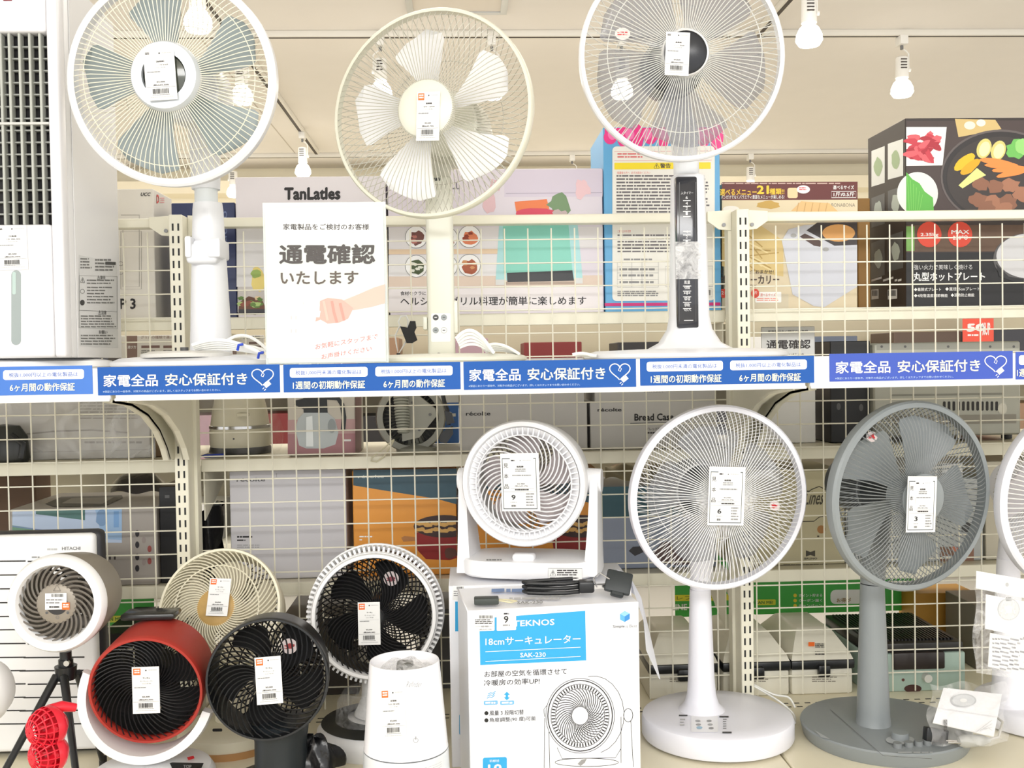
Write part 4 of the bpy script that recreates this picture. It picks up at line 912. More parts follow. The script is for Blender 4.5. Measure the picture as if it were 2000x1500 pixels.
p = Pr(mb, Q @ V((0, 0, .0322)), (0, 0, 1), sl=0); p.rows(950, 1092, 980, 1095, 1, GRY, .9, 5, 1, 0); mb.build('base', t)
mb = MB(); mb.box((-.024, -.062, .030), (.018, -.036, .044), WN, .006, 3, Q); mb.build('control_knob', t)
for s in (-1, 1):
    mb = MB(); pz = bc.z - ZB; lo = []
    for k in range(15):
        u = k / 14; z = .004 + (pz + .022 - .004) * u; w = .05 - .026 * u ** .7; w *= math.sqrt(max(.05, 1 - max(0, (u - .86) / .14) ** 2)); x = .126 + .0 * u
        e = .007 + .012 * (1 - u) ** 1.5; lo.append([(s * (x - e), -w, z), (s * (x + .007), -w, z), (s * (x + .010), 0, z), (s * (x + .007), w, z), (s * (x - e), w, z)])
    mb.loft(lo, WN, True, Q); a = mb.build('support_arm', t)
    mb = MB(); mb.cyl((s * .108, 0, pz), (s * .138, 0, pz), .0235, WN, .022, 28, Q); mb.build('pivot_cap', a)
# ---------------------------------------------------------------- black cord and plug on the carton
mb = MB()
for i in range(3): mb.tube([(P(x, 1150, 1.76).x, 1.745 + .02 * k + .004 * i, ZB + .006 + .007 * i) for x, k in ((1120, 1), (1080, .7), (1040, .4), (1022, .1), (1030, -.5), (1060, -.9), (1100, -1), (1128, -.6))], .0035, BK, 8)
cdn = mb.build('cord', t, 'bundled black power cord')
mb = MB(); a = P(1128, 1150, 1.75).x; b = P(1158, 1150, 1.75).x; mb.box((a, 1.725, ZB + .004), (b, 1.752, ZB + .024), BK, .004)
for dz in (-.006, .006): mb.box((b, 1.735 + dz, ZB + .011), (b + .02, 1.7365 + dz, ZB + .017), CHR)
mb.build('plug', cdn)
mb = MB(); x = P(1184, 1150, 1.73).x; Q = T3((x + .02, 1.72, ZB + .024), 0, -30, 15)
mb.box((-.022, -.006, -.02), (.022, .006, .018), M((38, 44, 46), .45), .003, 2, Q); mb.box((-.01, -.006, -.026), (.012, .006, -.018), M((38, 44, 46), .45), .002, 1, Q); mb.build('plug_cover', cdn)
mb = MB(); mb.tube([(x + .004, 1.715, ZB + .03), (x - .012, 1.72, ZB + .04), (x - .022, 1.725, ZB + .03), (x - .016, 1.73, ZB + .014)], .0014, CHR, 6); mb.build('wire_loop', cdn)
t = root('plug_tag', (P(950, 1176, 1.69).x, 1.69, ZB), 'small dark grey rubber plug tag at the left front of the carton top', 'plug cover')
mb = MB(); a = P(926, 1176, 1.69).x; b = P(974, 1176, 1.69).x; mb.box((a, 1.678, ZB + .0005), (b, 1.70, ZB + .011), M((60, 66, 62), .5), .002); mb.build('tag_body', t)
mb = MB(); mb.tube([(b, 1.685, ZB + .006), (b + .02, 1.682, ZB + .003), (b + .03, 1.69, ZB + .003), (b + .015, 1.697, ZB + .004), (b, 1.692, ZB + .006)], .0014, M((214, 206, 170), .4), 6); mb.build('tie', t)

# ---------------------------------------------------------------- white pedestal fan, lower row
c = PZ(1402, 1418, ZD + .03); c = V((P(1401, 1420, 1.97).x, 1.97, 0))
t = root('pedestal_fan', (c.x, 1.97, ZD), 'white pedestal fan on the deck right of cartons, card numbered 6', 'electric fan')
T = T3(P(1403, 971, 1.85), 8, 2)
WD = M((240, 240, 248), .32)
def hub_d(mb, Q): mb.lathe([(.001, .006), (.026, .006), (.030, .003), (.031, -.004), (.001, -.004)], WD, 40, Q)
head(t, T, .1645, .036, .08, 112, 112, M((240, 240, 240), .35), WD, (.031,), (M((150, 152, 158), .12, a=.35), 5, 20, .13, .36, .5, .016, M((150, 152, 156), .3)), (M((60, 62, 66), .4), .055, .045, .10), wr=.0008, rim=(.0055, .012), hubdraw=hub_d, fswirl=.12, rswirl=-.5)
sticker(t, 1513, 988, 10, T, -.012)
card(t, 1419, 969, 75, 116, 1.80, 3, 'sample', '6', price=('¥4,980', '(税込¥5,478)'), yaw=6)
mb = MB(); h = T @ V((0, .12, -.01)); mb.tube([h, (c.x - .020, 1.985, h.z - .06), (c.x - .026, 1.99, P(1378, 1150, 1.99).z)], [.032, .028, .0195], WD, 20)
zt = P(1378, 1150, 1.99).z - ZD; mb.lathe([(.001, .045), (.05, .045), (.044, .052), (.034, .062), (.0285, .08), (.026, .11), (.0205, zt), (.001, zt)], WD, 36, Matrix.Translation((c.x - .026, 1.99, ZD))); mb.build('column', t)
lo = []
for z, s in ((.006, .985), (.01, 1), (.04, 1.0), (.046, .985), (.049, .95), (.05, .7)): lo.append([(.147 * s * cos(a), .142 * s * sin(a), z) for a in [2 * pi * i / 72 for i in range(72)]])
mb = MB(); mb.loft(lo, WD, True, Matrix.Translation((c.x, c.y, ZD)))
for a in (-2.2, -1.0, .8, 2.3): mb.cyl((c.x + .11 * cos(a), c.y + .11 * sin(a), ZD), (c.x + .11 * cos(a), c.y + .11 * sin(a), ZD + .012), .014, GRY)
p = Pr(mb, (0, 0, ZD + .0502), (0, 0, 1), sl=0); G3 = M((120, 112, 112), .6)
p.rrect(1350, 1398, 1402, 1430, 2, M((246, 246, 248), .3), 1); p.rows(1326, 1396, 1344, 1399, 1, M(70, .5), .8, 20, 2, 0); p.rows(1328, 1404, 1342, 1420, 3, M(190, .5), .4, 4, 2, .5); p.rect(1405, 1398, 1423, 1401, M(70, .5), 2); p.rect(1411, 1429, 1429, 1432, M(70, .5), 2); p.rows(1412, 1404, 1420, 1426, 5, M(130, .5), .3, 4, 2, .2)
for x, y, cc in ((1363, 1408, 170), (1385, 1408, 150), (1364, 1415, 170), (1387, 1415, 170), (1389, 1422, 150)): p.ell(x, y, 5, 2.2, M(cc, .5), 2)
p.ell(1366, 1421, 6, 2.6, M((150, 190, 214), .4), 2); mb.build('base', t)
coil('x', [[P(1455, 1330, 2.12), P(1490, 1350, 2.1), P(1525, 1372, 2.07), PZ(1550, 1395, ZD + .006), PZ(1553, 1412, ZD + .006)], [P(1470, 1336, 2.13), P(1510, 1356, 2.11), P(1540, 1362, 2.11), P(1553, 1382, 2.1)]], .0022, CW, '', extra=1).build('cord', t)
# ---------------------------------------------------------------- grey pedestal fan
GF = M((140, 146, 148), .34); GF2 = M((128, 132, 133), .4)
c = V((P(1727, 1430, 1.94).x, 1.94, 0))
t = root('pedestal_fan', (c.x, c.y, ZD), 'grey pedestal fan on the deck with grey blades, card numbered 3', 'electric fan')
T = T3(P(1777, 968, 1.81), 16, 2)
def hub_e(mb, Q): mb.lathe([(.001, .007), (.034, .006), (.044, .002), (.046, -.004), (.046, -.012), (.001, -.012)], GF, 44, Q)
head(t, T, .1665, .034, .085, 112, 96, GF2, GF, (.046,), (GF, 5, 62, .145, .32, .46, .015, GF), (M((60, 64, 66), .4), .055, .05, .11), rim=(.006, .013), hubdraw=hub_e)
sticker(t, 1703, 853, 11, T, .004)
card(t, 1800, 985, 69, 112, 1.755, 3, 'sample', '3', price=('¥4,980', '(税込¥5,478)'), yaw=14)
mb = MB(); h = T @ V((0, .12, -.01)); cx = P(1706, 1180, 1.93).x
mb.tube([h, (cx + .01, 1.94, h.z - .05), (cx, 1.935, P(1705, 1140, 1.935).z)], [.034, .03, .022], GF, 20)
zt = P(1705, 1140, 1.935).z - ZD; mb.lathe([(.001, .025), (.036, .025), (.033, .03), (.031, .05), (.0225, zt), (.001, zt)], GF, 36, Matrix.Translation((cx, 1.935, ZD))); mb.build('column', t)
mb = MB(); mb.lathe([(.001, 0), (.150, 0), (.153, .004), (.158, .026), (.156, .029), (.147, .030), (.001, .031)], GF, 72, Matrix.Translation((c.x, c.y, ZD)))
p = Pr(mb, (0, 0, ZD + .0315), (0, 0, 1), sl=0); LGF = M((176, 180, 182), .4)
p.line([(1622, 1386), (1725, 1476), (1820, 1482)], .8, M(110, .5), 1); p.ell(1758, 1445, 28, 9, LGF, 1); p.rows(1754, 1468, 1822, 1471, 1, LGF, .9, 8, 1, 0); p.poly([(1591, 1426), (1612, 1438), (1622, 1444), (1604, 1440)], LGF, 1); mb.build('base', t)
mb = MB(); q = PZ(1758, 1444, ZD + .03); mb.cyl(q, q + V((0, 0, .014)), .016, GF, .015, 28); mb.build('timer_dial', t)
for x, y in ((1753, 1460), (1775, 1458), (1794, 1456), (1811, 1454)):
    q = PZ(x, y, ZD + .03); mb = MB(); mb.cyl(q, q + V((0, 0, .009)), .008, GF2, .0075, 18); mb.build('speed_button', t)
# ---------------------------------------------------------------- bagged manual and plug on the grey base
t = root('bagged_manual', (P(1890, 1420, 1.8).x, 1.8, ZD + .03), 'clear bag with folded manual leaning on the grey fan base', 'manual')
mb = MB(); q = [P(1843, 1343, 1.86), P(1957, 1356, 1.86), P(1941, 1438, 1.79), P(1822, 1411, 1.79)]
n = (q[1] - q[0]).cross(q[3] - q[0]).normalized(); n = n if n.y < 0 else -n
mb.prism(q, n * -.002, M((240, 240, 242), .5)); p = Pr(mb, q[0] + n * .0004, n); p.ell(1882, 1368, 25, 13, M((190, 192, 194), .6), 1); p.ell(1882, 1368, 22, 11, M((214, 216, 218), .6), 2); p.ell(1882, 1368, 7, 4, PAP, 3); p.line([(1832, 1383), (1950, 1400)], 1, M((222, 222, 226), .5), 2)
p.txt('取扱説明書', 1843, 1404, 1850, 1430, INK, .01, 2)
for i in range(4): p.line([(1906 + i * 8, 1430 - i * 3), (1938, 1406 + i * 7)], 1, LGR, 2)
mb.build('manual', t)
mb = MB(); mb.grid(lambda u, v: P(1815 + 150 * u + 6 * sin(9 * v), 1335 + 118 * v + 5 * sin(11 * u), 1.845 - .075 * v + .004 * sin(14 * u + 9 * v)), 20, 20, film(.16, 255, 30)); mb.build('clear_bag', t)
t = root('power_plug', (P(1830, 1440, 1.74).x, 1.74, ZD + .03), 'black plug cover with cord on the right of the grey fan base', 'plug')
mb = MB(); mb.box((-.022, -.008, 0), (.022, .008, .026), BK, .003, 2, T3(PZ(1826, 1450, ZD + .033), 8, -10, 12)); mb.build('plug_cover', t)
mb = MB(); q = PZ(1862, 1452, ZD + .04); 
for d in (-.004, .004): mb.tube([q + V((-.012, d, .004)), q + V((.012, d, .002))], .0016, CHR, 6)
mb.lathe([(.001, 0), (.008, .002), (.012, .012), (.010, .045), (.004, .06), (.001, .06)], M((176, 176, 170), .4), 20, Matrix.Translation(q + V((.01, .004, .002))) @ Matrix.Rotation(pi / 2, 4, 'Y')); mb.build('cord_plug', t)
mb = MB(); mb.tube([PZ(1925, 1446, ZD + .04), PZ(1950, 1440, ZD + .045), PZ(1958, 1410, ZD + .06), PZ(1945, 1400, ZD + .06)], .0025, M((190, 186, 176), .4), 6); mb.build('cord', t)
# ---------------------------------------------------------------- white pedestal fan cut by the right edge
t = root('pedestal_fan', (P(2015, 1420, 1.93).x, 1.93, ZD), 'white pedestal fan half cut off by the right edge of the picture', 'electric fan')
T = T3(P(2097, 972, 1.86), 13, 2); c = V((P(2012, 1420, 2.0).x, 2.0, 0))
head(t, T, .166, .034, .08, 108, 96, M((240, 238, 236), .35), WD, (.031,), (M((214, 210, 214), .2, a=.4), 5, 20, .14, .34, .5, .016, WD), (WD, .05, .045, .10), rim=(.0065, .012), hubdraw=hub_d)
mb = MB(); h = T @ V((0, .12, -.01)); cx = P(1970, 1330, 1.98).x
mb.tube([h, (cx + .02, 1.985, h.z - .05), (cx, 1.98, h.z - .14)], [.032, .028, .021], WD, 18); mb.lathe([(.001, .04), (.045, .04), (.034, .05), (.031, .08), (.021, h.z - ZD - .13), (.001, h.z - ZD - .13)], WD, 32, Matrix.Translation((cx, 1.98, ZD))); mb.build('column', t)
lo = []
for z, s in ((.004, .985), (.008, 1), (.036, 1.0), (.041, .985), (.044, .95), (.045, .7)): lo.append([(.155 * s * cos(a), .14 * s * sin(a), z) for a in [2 * pi * i / 60 for i in range(60)]])
mb = MB(); mb.loft(lo, WD, True, Matrix.Translation((P(2060, 1400, 2.0).x, 2.0, ZD))); mb.build('base', t)
# remote and leaflets hanging in a bag from the right hand fan
t = root('hanging_bag', (P(1955, 1300, 1.74).x, 1.74, P(1955, 1312, 1.74).z), 'clear header bag with white leaflets hanging at the right edge', 'bag')
mb = MB(); q = [P(1907, 1115, 1.74), P(2010, 1133, 1.74), P(2010, 1170, 1.74), P(1906, 1149, 1.74)]; mb.prism(q, (0, .001, 0), WHP); p = Pr(mb, (0, 1.74, 0)); p.ell(1967, 1142, 3.5, 4, M(190, .5), 1); mb.build('header_card', t)
mb = MB(); mb.prism([P(1926, 1161, 1.745), P(2010, 1176, 1.745), P(2010, 1246, 1.745), P(1924, 1228, 1.745)], (0, .002, 0), WHT); p = Pr(mb, (0, 1.745, 0)); p.ell(1970, 1190, 22, 22, M((196, 198, 200), .6), 1); p.ell(1970, 1190, 20, 20, M((216, 218, 220), .6), 2); p.ell(1970, 1190, 7.5, 8, PAP, 3); p.rows(1965, 1166, 1976, 1176, 2, GRY, .5, 3, 3); mb.build('leaflet', t)
mb = MB(); mb.prism([P(1934, 1236, 1.75), P(2010, 1252, 1.75), P(2010, 1322, 1.75), P(1930, 1302, 1.75)], (0, .002, 0), WHP); p = Pr(mb, (0, 1.75, 0), sl=.2); p.rows(1938, 1246, 2005, 1312, 8, M((150, 150, 156), .6), .4, 5, 1, .3); mb.build('leaflet', t)
mb = MB(); mb.grid(lambda u, v: P(1903 + 112 * u + 4 * sin(8 * v), 1146 + 168 * v + 16 * u, 1.738 + .004 * sin(9 * u + 7 * v)), 16, 20, film(.2, 255, 35)); mb.build('clear_bag', t)
# ================================================================ goods on the rear shelves, behind the mesh
K = M((40, 38, 40), .6); W = PAP
def bx(mb, label, cat='box', name='product_box', group=None): return mb.build(name, label=label, cat=cat, group=group)
GT = 'boxes on the upper rear shelf'; GM = 'goods on the middle rear shelf'; GL = 'boxes on the lower rear shelf'
# ---- upper rear shelf
mb, p = pbox(226, 369, 302, 612, 2.24, .14, M((226, 222, 214), .5), ZT, sl=-.006)
p.txt('UCC', 274, 376, 293, 383, K, .03, it=.25); L = M((150, 146, 140), .6); p.frame(240, 445, 272, 560, 1, L); p.frame(236, 452, 276, 565, 1, L); p.ring(236, 515, 4, 1, L); p.ring(236, 532, 4, 1, L); p.txt('P 3', 234, 583, 265, 604, K, .03); p.line([(236, 420), (272, 420), (272, 445)], 1, L)
s = Pr(mb, (P(302, 490, 2.24).x, 0, 0), (1, 0, 0), sl=.02); s.txt('D', 306, 380, 311, 397, RED, .03); s.rows(313, 386, 322, 398, 3, M((230, 150, 150), .5), .5, 3, 2)
bx(mb, 'white coffee machine box with small black lettering, beside the tower cooler', group=GT)
mb = MB(); a = P(322, 500, 2.30); mb.lathe([(.001, 0), (.02, 0), (.021, .01), (.021, .19), (.017, .215), (.001, .22)], M((238, 236, 230), .3), 28, Matrix.Translation((a.x, 2.43, ZT))); mb.build('white_canister', label='slim white canister behind the left upright', cat='canister')
NV = M((34, 46, 92), .4); mb, p = pbox(337, 396, 461, 612, 2.26, .16, NV, ZT, sl=-.006)
pr = Pr(mb, p.pt(446, 412, 1), ex=p.pt(446, 490, 1) - p.pt(446, 412, 1), ey=p.pt(436, 412, 1) - p.pt(446, 412, 1)); pr.txt('ounric', 0, 0, 1, 1, M((110, 126, 170), .4), .0, 1)
bx(mb, 'dark navy box with pale vertical lettering behind the grey bladed fan', group=GT)
TL = M((228, 222, 226), .42); mb, p = pbox(462, 345, 755, 612, 2.23, .15, TL, ZT, sl=-.008)
p.txt('TanLatles', 555, 366, 665, 391, K, .045); p.rect(462, 440, 756, 560, M((218, 216, 216), .5)); p.rect(464, 560, 756, 610, M((196, 190, 186), .5), 1)
p.blob(504, 545, 14, 24, M((226, 206, 120), .5), 2); p.blob(500, 535, 10, 8, M((150, 176, 90), .5), 3); p.blob(492, 596, 28, 18, M((110, 70, 52), .5), 2, .2)
for i in range(14): p.blob(468 + random.random() * 46, 582 + random.random() * 16, 6, 4, random.choice((M((96, 130, 60), .5), M((170, 196, 120), .5), M((140, 76, 60), .5), M((226, 200, 160), .5))), 3, .3)
p.rect(466, 604, 520, 612, M((60, 60, 66), .5), 3)
bx(mb, 'pale box lettered TanLatles behind the notice stand', group=GT)
LV = M((224, 216, 226), .4); mb, p = pbox(759, 330, 1178, 611, 2.23, .2, LV, ZT, sl=-.006)
p.rect(985, 332, 1177, 385, M((216, 206, 222), .4)); p.line([(988, 378), (1176, 376)], 1, M((170, 160, 180), .5), 2)
p.blob(955, 395, 14, 22, M((226, 190, 196), .5), 2); 
for i in range(4): p.line([(958 + i * 5, 372), (962 + i * 6, 350 + i * 2)], 4, M((222, 180, 186), .5), 2)
p.txt('OVEN GRILL', 800, 357, 898, 370, M((120, 116, 124), .5), .01); 
p.poly([(1005, 394), (1068, 389), (1073, 408), (1008, 413)], M((240, 130, 76), .5), 2); p.blob(1042, 417, 40, 12, M((220, 70, 96), .5), 3); p.blob(1092, 400, 20, 20, M((120, 150, 110), .5), 2, .3); p.blob(1094, 420, 14, 10, M((200, 180, 180), .5), 3, .3); p.blob(1138, 368, 14, 20, M((236, 200, 206), .5), 2, .3)
p.rect(759, 445, 1177, 487, M((230, 226, 228), .5)); p.rect(759, 487, 985, 497, M((236, 210, 180), .5), 2); p.rect(759, 498, 985, 540, M((236, 234, 236), .5)); p.rect(759, 540, 1177, 560, M((226, 206, 190), .5)); p.rect(759, 560, 1177, 610, M((238, 232, 234), .5))
TE = M((136, 212, 194), .4); p.poly([(975, 440), (1128, 436), (1138, 545), (968, 548)], M((176, 224, 226), .4), 2); p.poly([(982, 440), (1110, 437), (1118, 530), (984, 533)], TE, 3); p.poly([(990, 533), (1118, 528), (1121, 548), (991, 551)], M((44, 46, 50), .4), 4); p.rect(968, 546, 985, 557, M((220, 220, 218), .4), 4); p.rect(1122, 543, 1138, 554, M((220, 220, 218), .4), 4); p.rect(985, 551, 1125, 556, M((180, 160, 146), .5), 3)
for x, y, c1, c2 in ((813, 463, (120, 76, 70), (190, 120, 110)), (917, 462, (226, 130, 90), (150, 60, 40)), (813, 520, (70, 86, 50), (230, 232, 220)), (917, 518, (176, 92, 60), (214, 150, 100)), (872, 465, (150, 90, 70), (220, 200, 190)), (872, 520, (180, 100, 80), (220, 190, 170))):
    p.ell(x, y, 22, 22, M((120, 120, 120), .5), 4); p.ell(x, y, 21, 21, M((250, 250, 250), .4), 5); p.blob(x + 1, y + 3, 14, 14, M(c1, .5), 6, .2)
    for i in range(5): p.blob(x + random.randint(-9, 9), y + random.randint(-7, 10), 5, 3, M(c2, .5), 7, .3)
p.txt('食材をクラに', 782, 569, 832, 577, K, .01, 3); p.txt('ヘルシーなグリル料理が簡単に楽しめます', 782, 580, 1145, 597, K, .012, 3, sl=-.004)
bx(mb, 'wide pale lilac grill box with turquoise appliance printed on it, behind the middle fan', group=GT)
BB = M((100, 172, 220), .4); mb, p = pbox(1180, 248, 1407, 605, 2.225, .22, BB, ZT, sl=-.006)
MG = M((236, 56, 140), .4); p.rect(1181, 250, 1407, 270, MG, 1)
for i in range(9): p.ell(1192 + i * 26, 268, 13, 14 + 6 * (i % 3), MG, 1)
for i in range(6): p.ell(1196 + i * 34, 262, 9, 11, M((244, 120, 180), .4), 2)
CR2 = M((240, 238, 230), .45); p.rrect(1196, 286, 1396, 588, 8, CR2, 3); p.frame(1200, 296, 1390, 314, .8, M((230, 160, 160), .5), 4); p.rows(1206, 299, 1260, 311, 2, M((220, 120, 120), .5), .5, 5, 4, .1)
p.rect(1200, 318, 1388, 331, M((246, 222, 40), .45), 4); p.txt('⚠警告', 1277, 319, 1310, 329, M((90, 80, 60), .5), .02, 5); TX = M((112, 108, 112), .6)
p.txt('保護者の方へ  必ずお読みください', 1205, 335, 1270, 340, M((220, 90, 80), .5), .0, 4); p.rows(1204, 342, 1386, 425, 13, TX, .5, 5, 4, .05)
p.txt('ご使用上のお注意', 1206, 449, 1232, 454, M((220, 90, 80), .5), .0, 4); p.rows(1206, 458, 1384, 496, 6, TX, .45, 5, 4, .25)
p.frame(1206, 512, 1286, 561, .8, M(150, .5), 4); 
for y in (521, 533, 546): p.line([(1206, y), (1286, y)], .6, M(160, .5), 4); p.rows(1210, y + 3, 1282, y + 8, 1, M(140, .5), .8, 6, 4, .2)
p.line([(1234, 512), (1234, 561)], .6, M(160, .5), 4); p.line([(1254, 512), (1254, 561)], .6, M(160, .5), 4); p.rows(1218, 505, 1274, 509, 1, GRY, .8, 5, 4, 0); p.rows(1206, 568, 1300, 580, 3, GRY, .6, 3, 4, .2); p.frame(1300, 520, 1392, 560, .8, M(160, .5), 4); p.bars(1370, 566, 1388, 577, BLK, 14, 4); p.frame(1366, 564, 1391, 580, .6, GRY, 4)
p.rect(1181, 592, 1407, 598, M((206, 40, 120), .45), 2); bx(mb, 'tall blue bordered box showing its instruction text, pink drips at top', group=GT)
BE = M((214, 200, 170), .45); mb, p = pbox(1413, 356, 1674, 607, 2.235, .2, BE, ZT, sl=-.004)
BR = M((96, 34, 30), .45); p.rect(1410, 356, 1675, 391, BR, 1); p.txt('選べるメニュー', 1406, 369, 1478, 382, M((250, 206, 60), .5), .02); p.txt('21', 1478, 362, 1502, 379, M((250, 206, 60), .5), .04); p.txt('種類!!', 1503, 368, 1532, 380, M((250, 206, 60), .5), .02); p.txt('パンだけでなくバラエティ豊富なメニューが楽しめる!', 1408, 381, 1532, 389, W, .01); p.rows(1408, 357, 1660, 360, 1, M((200, 170, 160), .5), .8, 6, 2, .1)
p.rrect(1538, 367, 1558, 387, 4, M((232, 206, 160), .5), 2); p.ell(1569, 370, 13, 8, W, 3); p.rows(1561, 366, 1577, 373, 2, RED, .5, 4, 4, .2); p.txt('選べるサイズ', 1627, 362, 1668, 370, W, .015); p.frame(1624, 374, 1672, 386, 1, W, 2); p.txt('1斤/0.5斤', 1628, 375, 1669, 384, W, .02)
p.rect(1410, 391, 1675, 420, M((222, 208, 176), .5), 1); p.ell(1428, 408, 16, 6, M((240, 236, 226), .5), 2); p.blob(1500, 400, 24, 8, M((196, 160, 80), .5), 2); p.poly([(1545, 412), (1565, 393), (1620, 397), (1640, 416)], M((226, 188, 130), .5), 2)
for i in range(5): p.line([(1560 + i * 14, 396), (1556 + i * 14, 414)], 1.5, M((200, 160, 104), .5), 3)
p.txt('BONABONA', 1624, 397, 1670, 404, M((120, 110, 100), .5), .0); p.poly([(1410, 440), (1470, 430), (1530, 470), (1530, 540), (1410, 520)], M((214, 190, 130), .5), 1)
for i in range(16): p.line([(1412 + random.random() * 60, 440 + random.random() * 70), (1440 + random.random() * 90, 470 + random.random() * 60)], 2.5, random.choice((M((180, 150, 84), .5), M((232, 214, 160), .5))), 2)
SV = M((196, 198, 206), .3, .1); p.poly([(1527, 470), (1540, 448), (1570, 440), (1620, 436), (1674, 440), (1674, 560), (1610, 600), (1590, 598), (1548, 575)], SV, 3); p.poly([(1562, 462), (1572, 456), (1606, 472), (1602, 482), (1590, 480)], M((74, 50, 44), .4), 4); p.poly([(1575, 450), (1600, 432), (1674, 432), (1674, 478), (1630, 480)], M((54, 46, 46), .4), 4); p.ell(1638, 455, 32, 17, M((214, 158, 92), .5), 5); p.ell(1550, 460, 6, 4, M(170, .4), 4); p.ell(1613, 487, 6, 4, M(170, .4), 5)
p.rect(1410, 575, 1540, 606, M((206, 196, 172), .5), 1); p.txt('こねる・焼く全ておまかせ!', 1408, 527, 1511, 535, M((70, 54, 46), .5), .01, 4); p.txt('ホームベーカリー', 1408, 538, 1522, 555, M((70, 54, 46), .5), .025, 4); p.txt('HOME BAKERY', 1408, 556, 1478, 562, M((90, 76, 64), .5), .0, 4)
for x, t in ((1413, '21'), (1475, '1斤')): p.ell(x, 573, 8, 9, M((214, 70, 50), .5), 4); p.txt(t, x - 4, 569, x + 4, 575, W, .01, 5)
p.rrect(1475, 570, 1526, 591, 2, W, 3); p.txt('選べるサイズ', 1485, 573, 1515, 579, M((214, 70, 50), .5), .0, 4); p.rows(1478, 582, 1522, 589, 2, M((230, 130, 110), .5), .5, 4, 4, .1)
bx(mb, 'bread maker box with dark brown title band, right of the right upright', group=GT)
mb, p = pbox(1676, 387, 1700, 605, 2.33, .2, M((150, 112, 58), .6, noise=.1, bs=40.0), ZT); bx(mb, 'plain brown carton squeezed between bread maker box and hot plate box', group=GT)
# hot plate box
HB = M((52, 44, 42), .42); mb, p = pbox(1769, 230, 2120, 600, 2.235, .21, HB, ZT, sl=-.004)
p.rect(1770, 236, 2000, 470, M((72, 60, 58), .5), 1); p.poly([(1865, 232), (1944, 234), (1956, 252), (1872, 268)], M((206, 180, 120), .5), 2); p.ell(1894, 245, 11, 8, M((236, 226, 206), .5), 3); p.ell(1916, 240, 9, 7, M((240, 232, 214), .5), 3)
p.poly([(1770, 248), (1849, 248), (1841, 323), (1770, 324)], M((236, 234, 232), .5), 2); MT = [M((196, 62, 76), .5), M((218, 96, 104), .5), M((170, 46, 60), .5)]
for i in range(26): p.blob(1802 + random.uniform(-28, 28), 288 + random.uniform(-22, 24), 14, 6, random.choice(MT), 3 + i % 3, .25, 10, random.uniform(-60, 60))
p.ell(1955, 345, 118, 92, M((96, 88, 86), .4), 2, 48); p.ell(1955, 345, 114, 88, M((46, 42, 42), .45), 3, 48); p.ell(1955, 348, 106, 81, M((60, 54, 52), .5), 4, 48)
YW = M((236, 186, 40), .5); p.blob(1884, 316, 24, 10, YW, 5, .1, 14, -40); p.blob(1895, 326, 24, 9, M((222, 166, 30), .5), 6, .1, 14, -40); p.poly([(1872, 362), (1908, 328), (1926, 342), (1905, 352), (1880, 368)], M((216, 222, 140), .5), 6)
for x, y in ((1922, 290), (1950, 294)): p.ell(x, y, 14, 20, M((214, 204, 120), .5), 5, 20, 20); p.ell(x + 1, y + 1, 10, 15, M((238, 232, 176), .5), 6, 20, 20)
p.blob(1985, 292, 22, 18, M((110, 186, 90), .5), 6, .25); p.blob(1996, 286, 12, 16, M((150, 210, 120), .5), 7, .2)
for i in range(4): p.blob(1945 + i * 12, 316 + i * 7, 34, 6, M((240, 142, 70), .5), 7 + i % 2, .08, 14, 8 - i * 7)
for x, y in ((1915, 360), (1945, 365), (1975, 362), (1910, 390), (1940, 396), (1970, 395), (1996, 380), (1925, 405), (1960, 408)): p.blob(x, y, 17, 14, random.choice((M((140, 96, 74), .5), M((164, 114, 88), .5))), 6, .22)
p.ell(1792, 378, 40, 42, M((226, 228, 222), .5), 3, 36); p.poly([(1770, 336), (1782, 350), (1796, 358), (1806, 374), (1822, 386), (1824, 412), (1770, 414)], M((96, 178, 76), .5), 4)
for i in range(6): p.line([(1772 + i * 6, 345 + i * 7), (1776 + i * 4, 410)], 1, M((130, 204, 100), .5), 5)
p.rect(1770, 432, 2000, 492, M((98, 76, 60), .5, noise=.2, bs=40.0), 2); p.rect(1770, 432, 2000, 440, M((60, 52, 50), .5), 3); p.rect(1770, 494, 2110, 600, M((26, 25, 26), .4), 2); p.rect(1770, 442, 1786, 490, M((120, 170, 90), .5), 3)
for x, t in ((1815, ('2.35kg',)), (1875, ('MAX', '230℃'))):
    p.ell(x, 458, 24, 25, M((214, 70, 48), .45), 4)
    for i, q in enumerate(t): p.txt(q, x - 17 + 3 * i, 455 - (6 if len(t) > 1 else 0) + i * 11, x + 18 - 3 * i, 463 - (6 if len(t) > 1 else 0) + i * 11, W, .02, 5)
p.ell(2010, 505, 70, 50, M((90, 88, 88), .4), 4, 40); p.ell(2012, 500, 66, 44, M((206, 206, 208), .3), 5, 40); p.poly([(1945, 515), (1952, 540), (1985, 552), (2000, 552), (2000, 545), (1970, 540)], M((40, 40, 42), .4), 6)
p.txt('強い火力で美味しく焼ける', 1785, 517, 1899, 527, M(214, .5), .0, 4); p.txt('丸型ホットプレート', 1784, 532, 1924, 549, W, .02, 4); p.txt('◆着脱式プレート', 1785, 562, 1838, 569, W, .01, 4); p.txt('◆直径35cmプレート', 1846, 561, 1914, 568, W, .01, 4); p.txt('◆4段階温度調節機能', 1785, 574, 1851, 581, W, .01, 4); p.txt('◆過熱防止機能', 1857, 573, 1903, 580, W, .01, 4)
s = Pr(mb, (P(1769, 415, 2.235).x, 0, 0), (-1, 0, 0), sl=-.3)
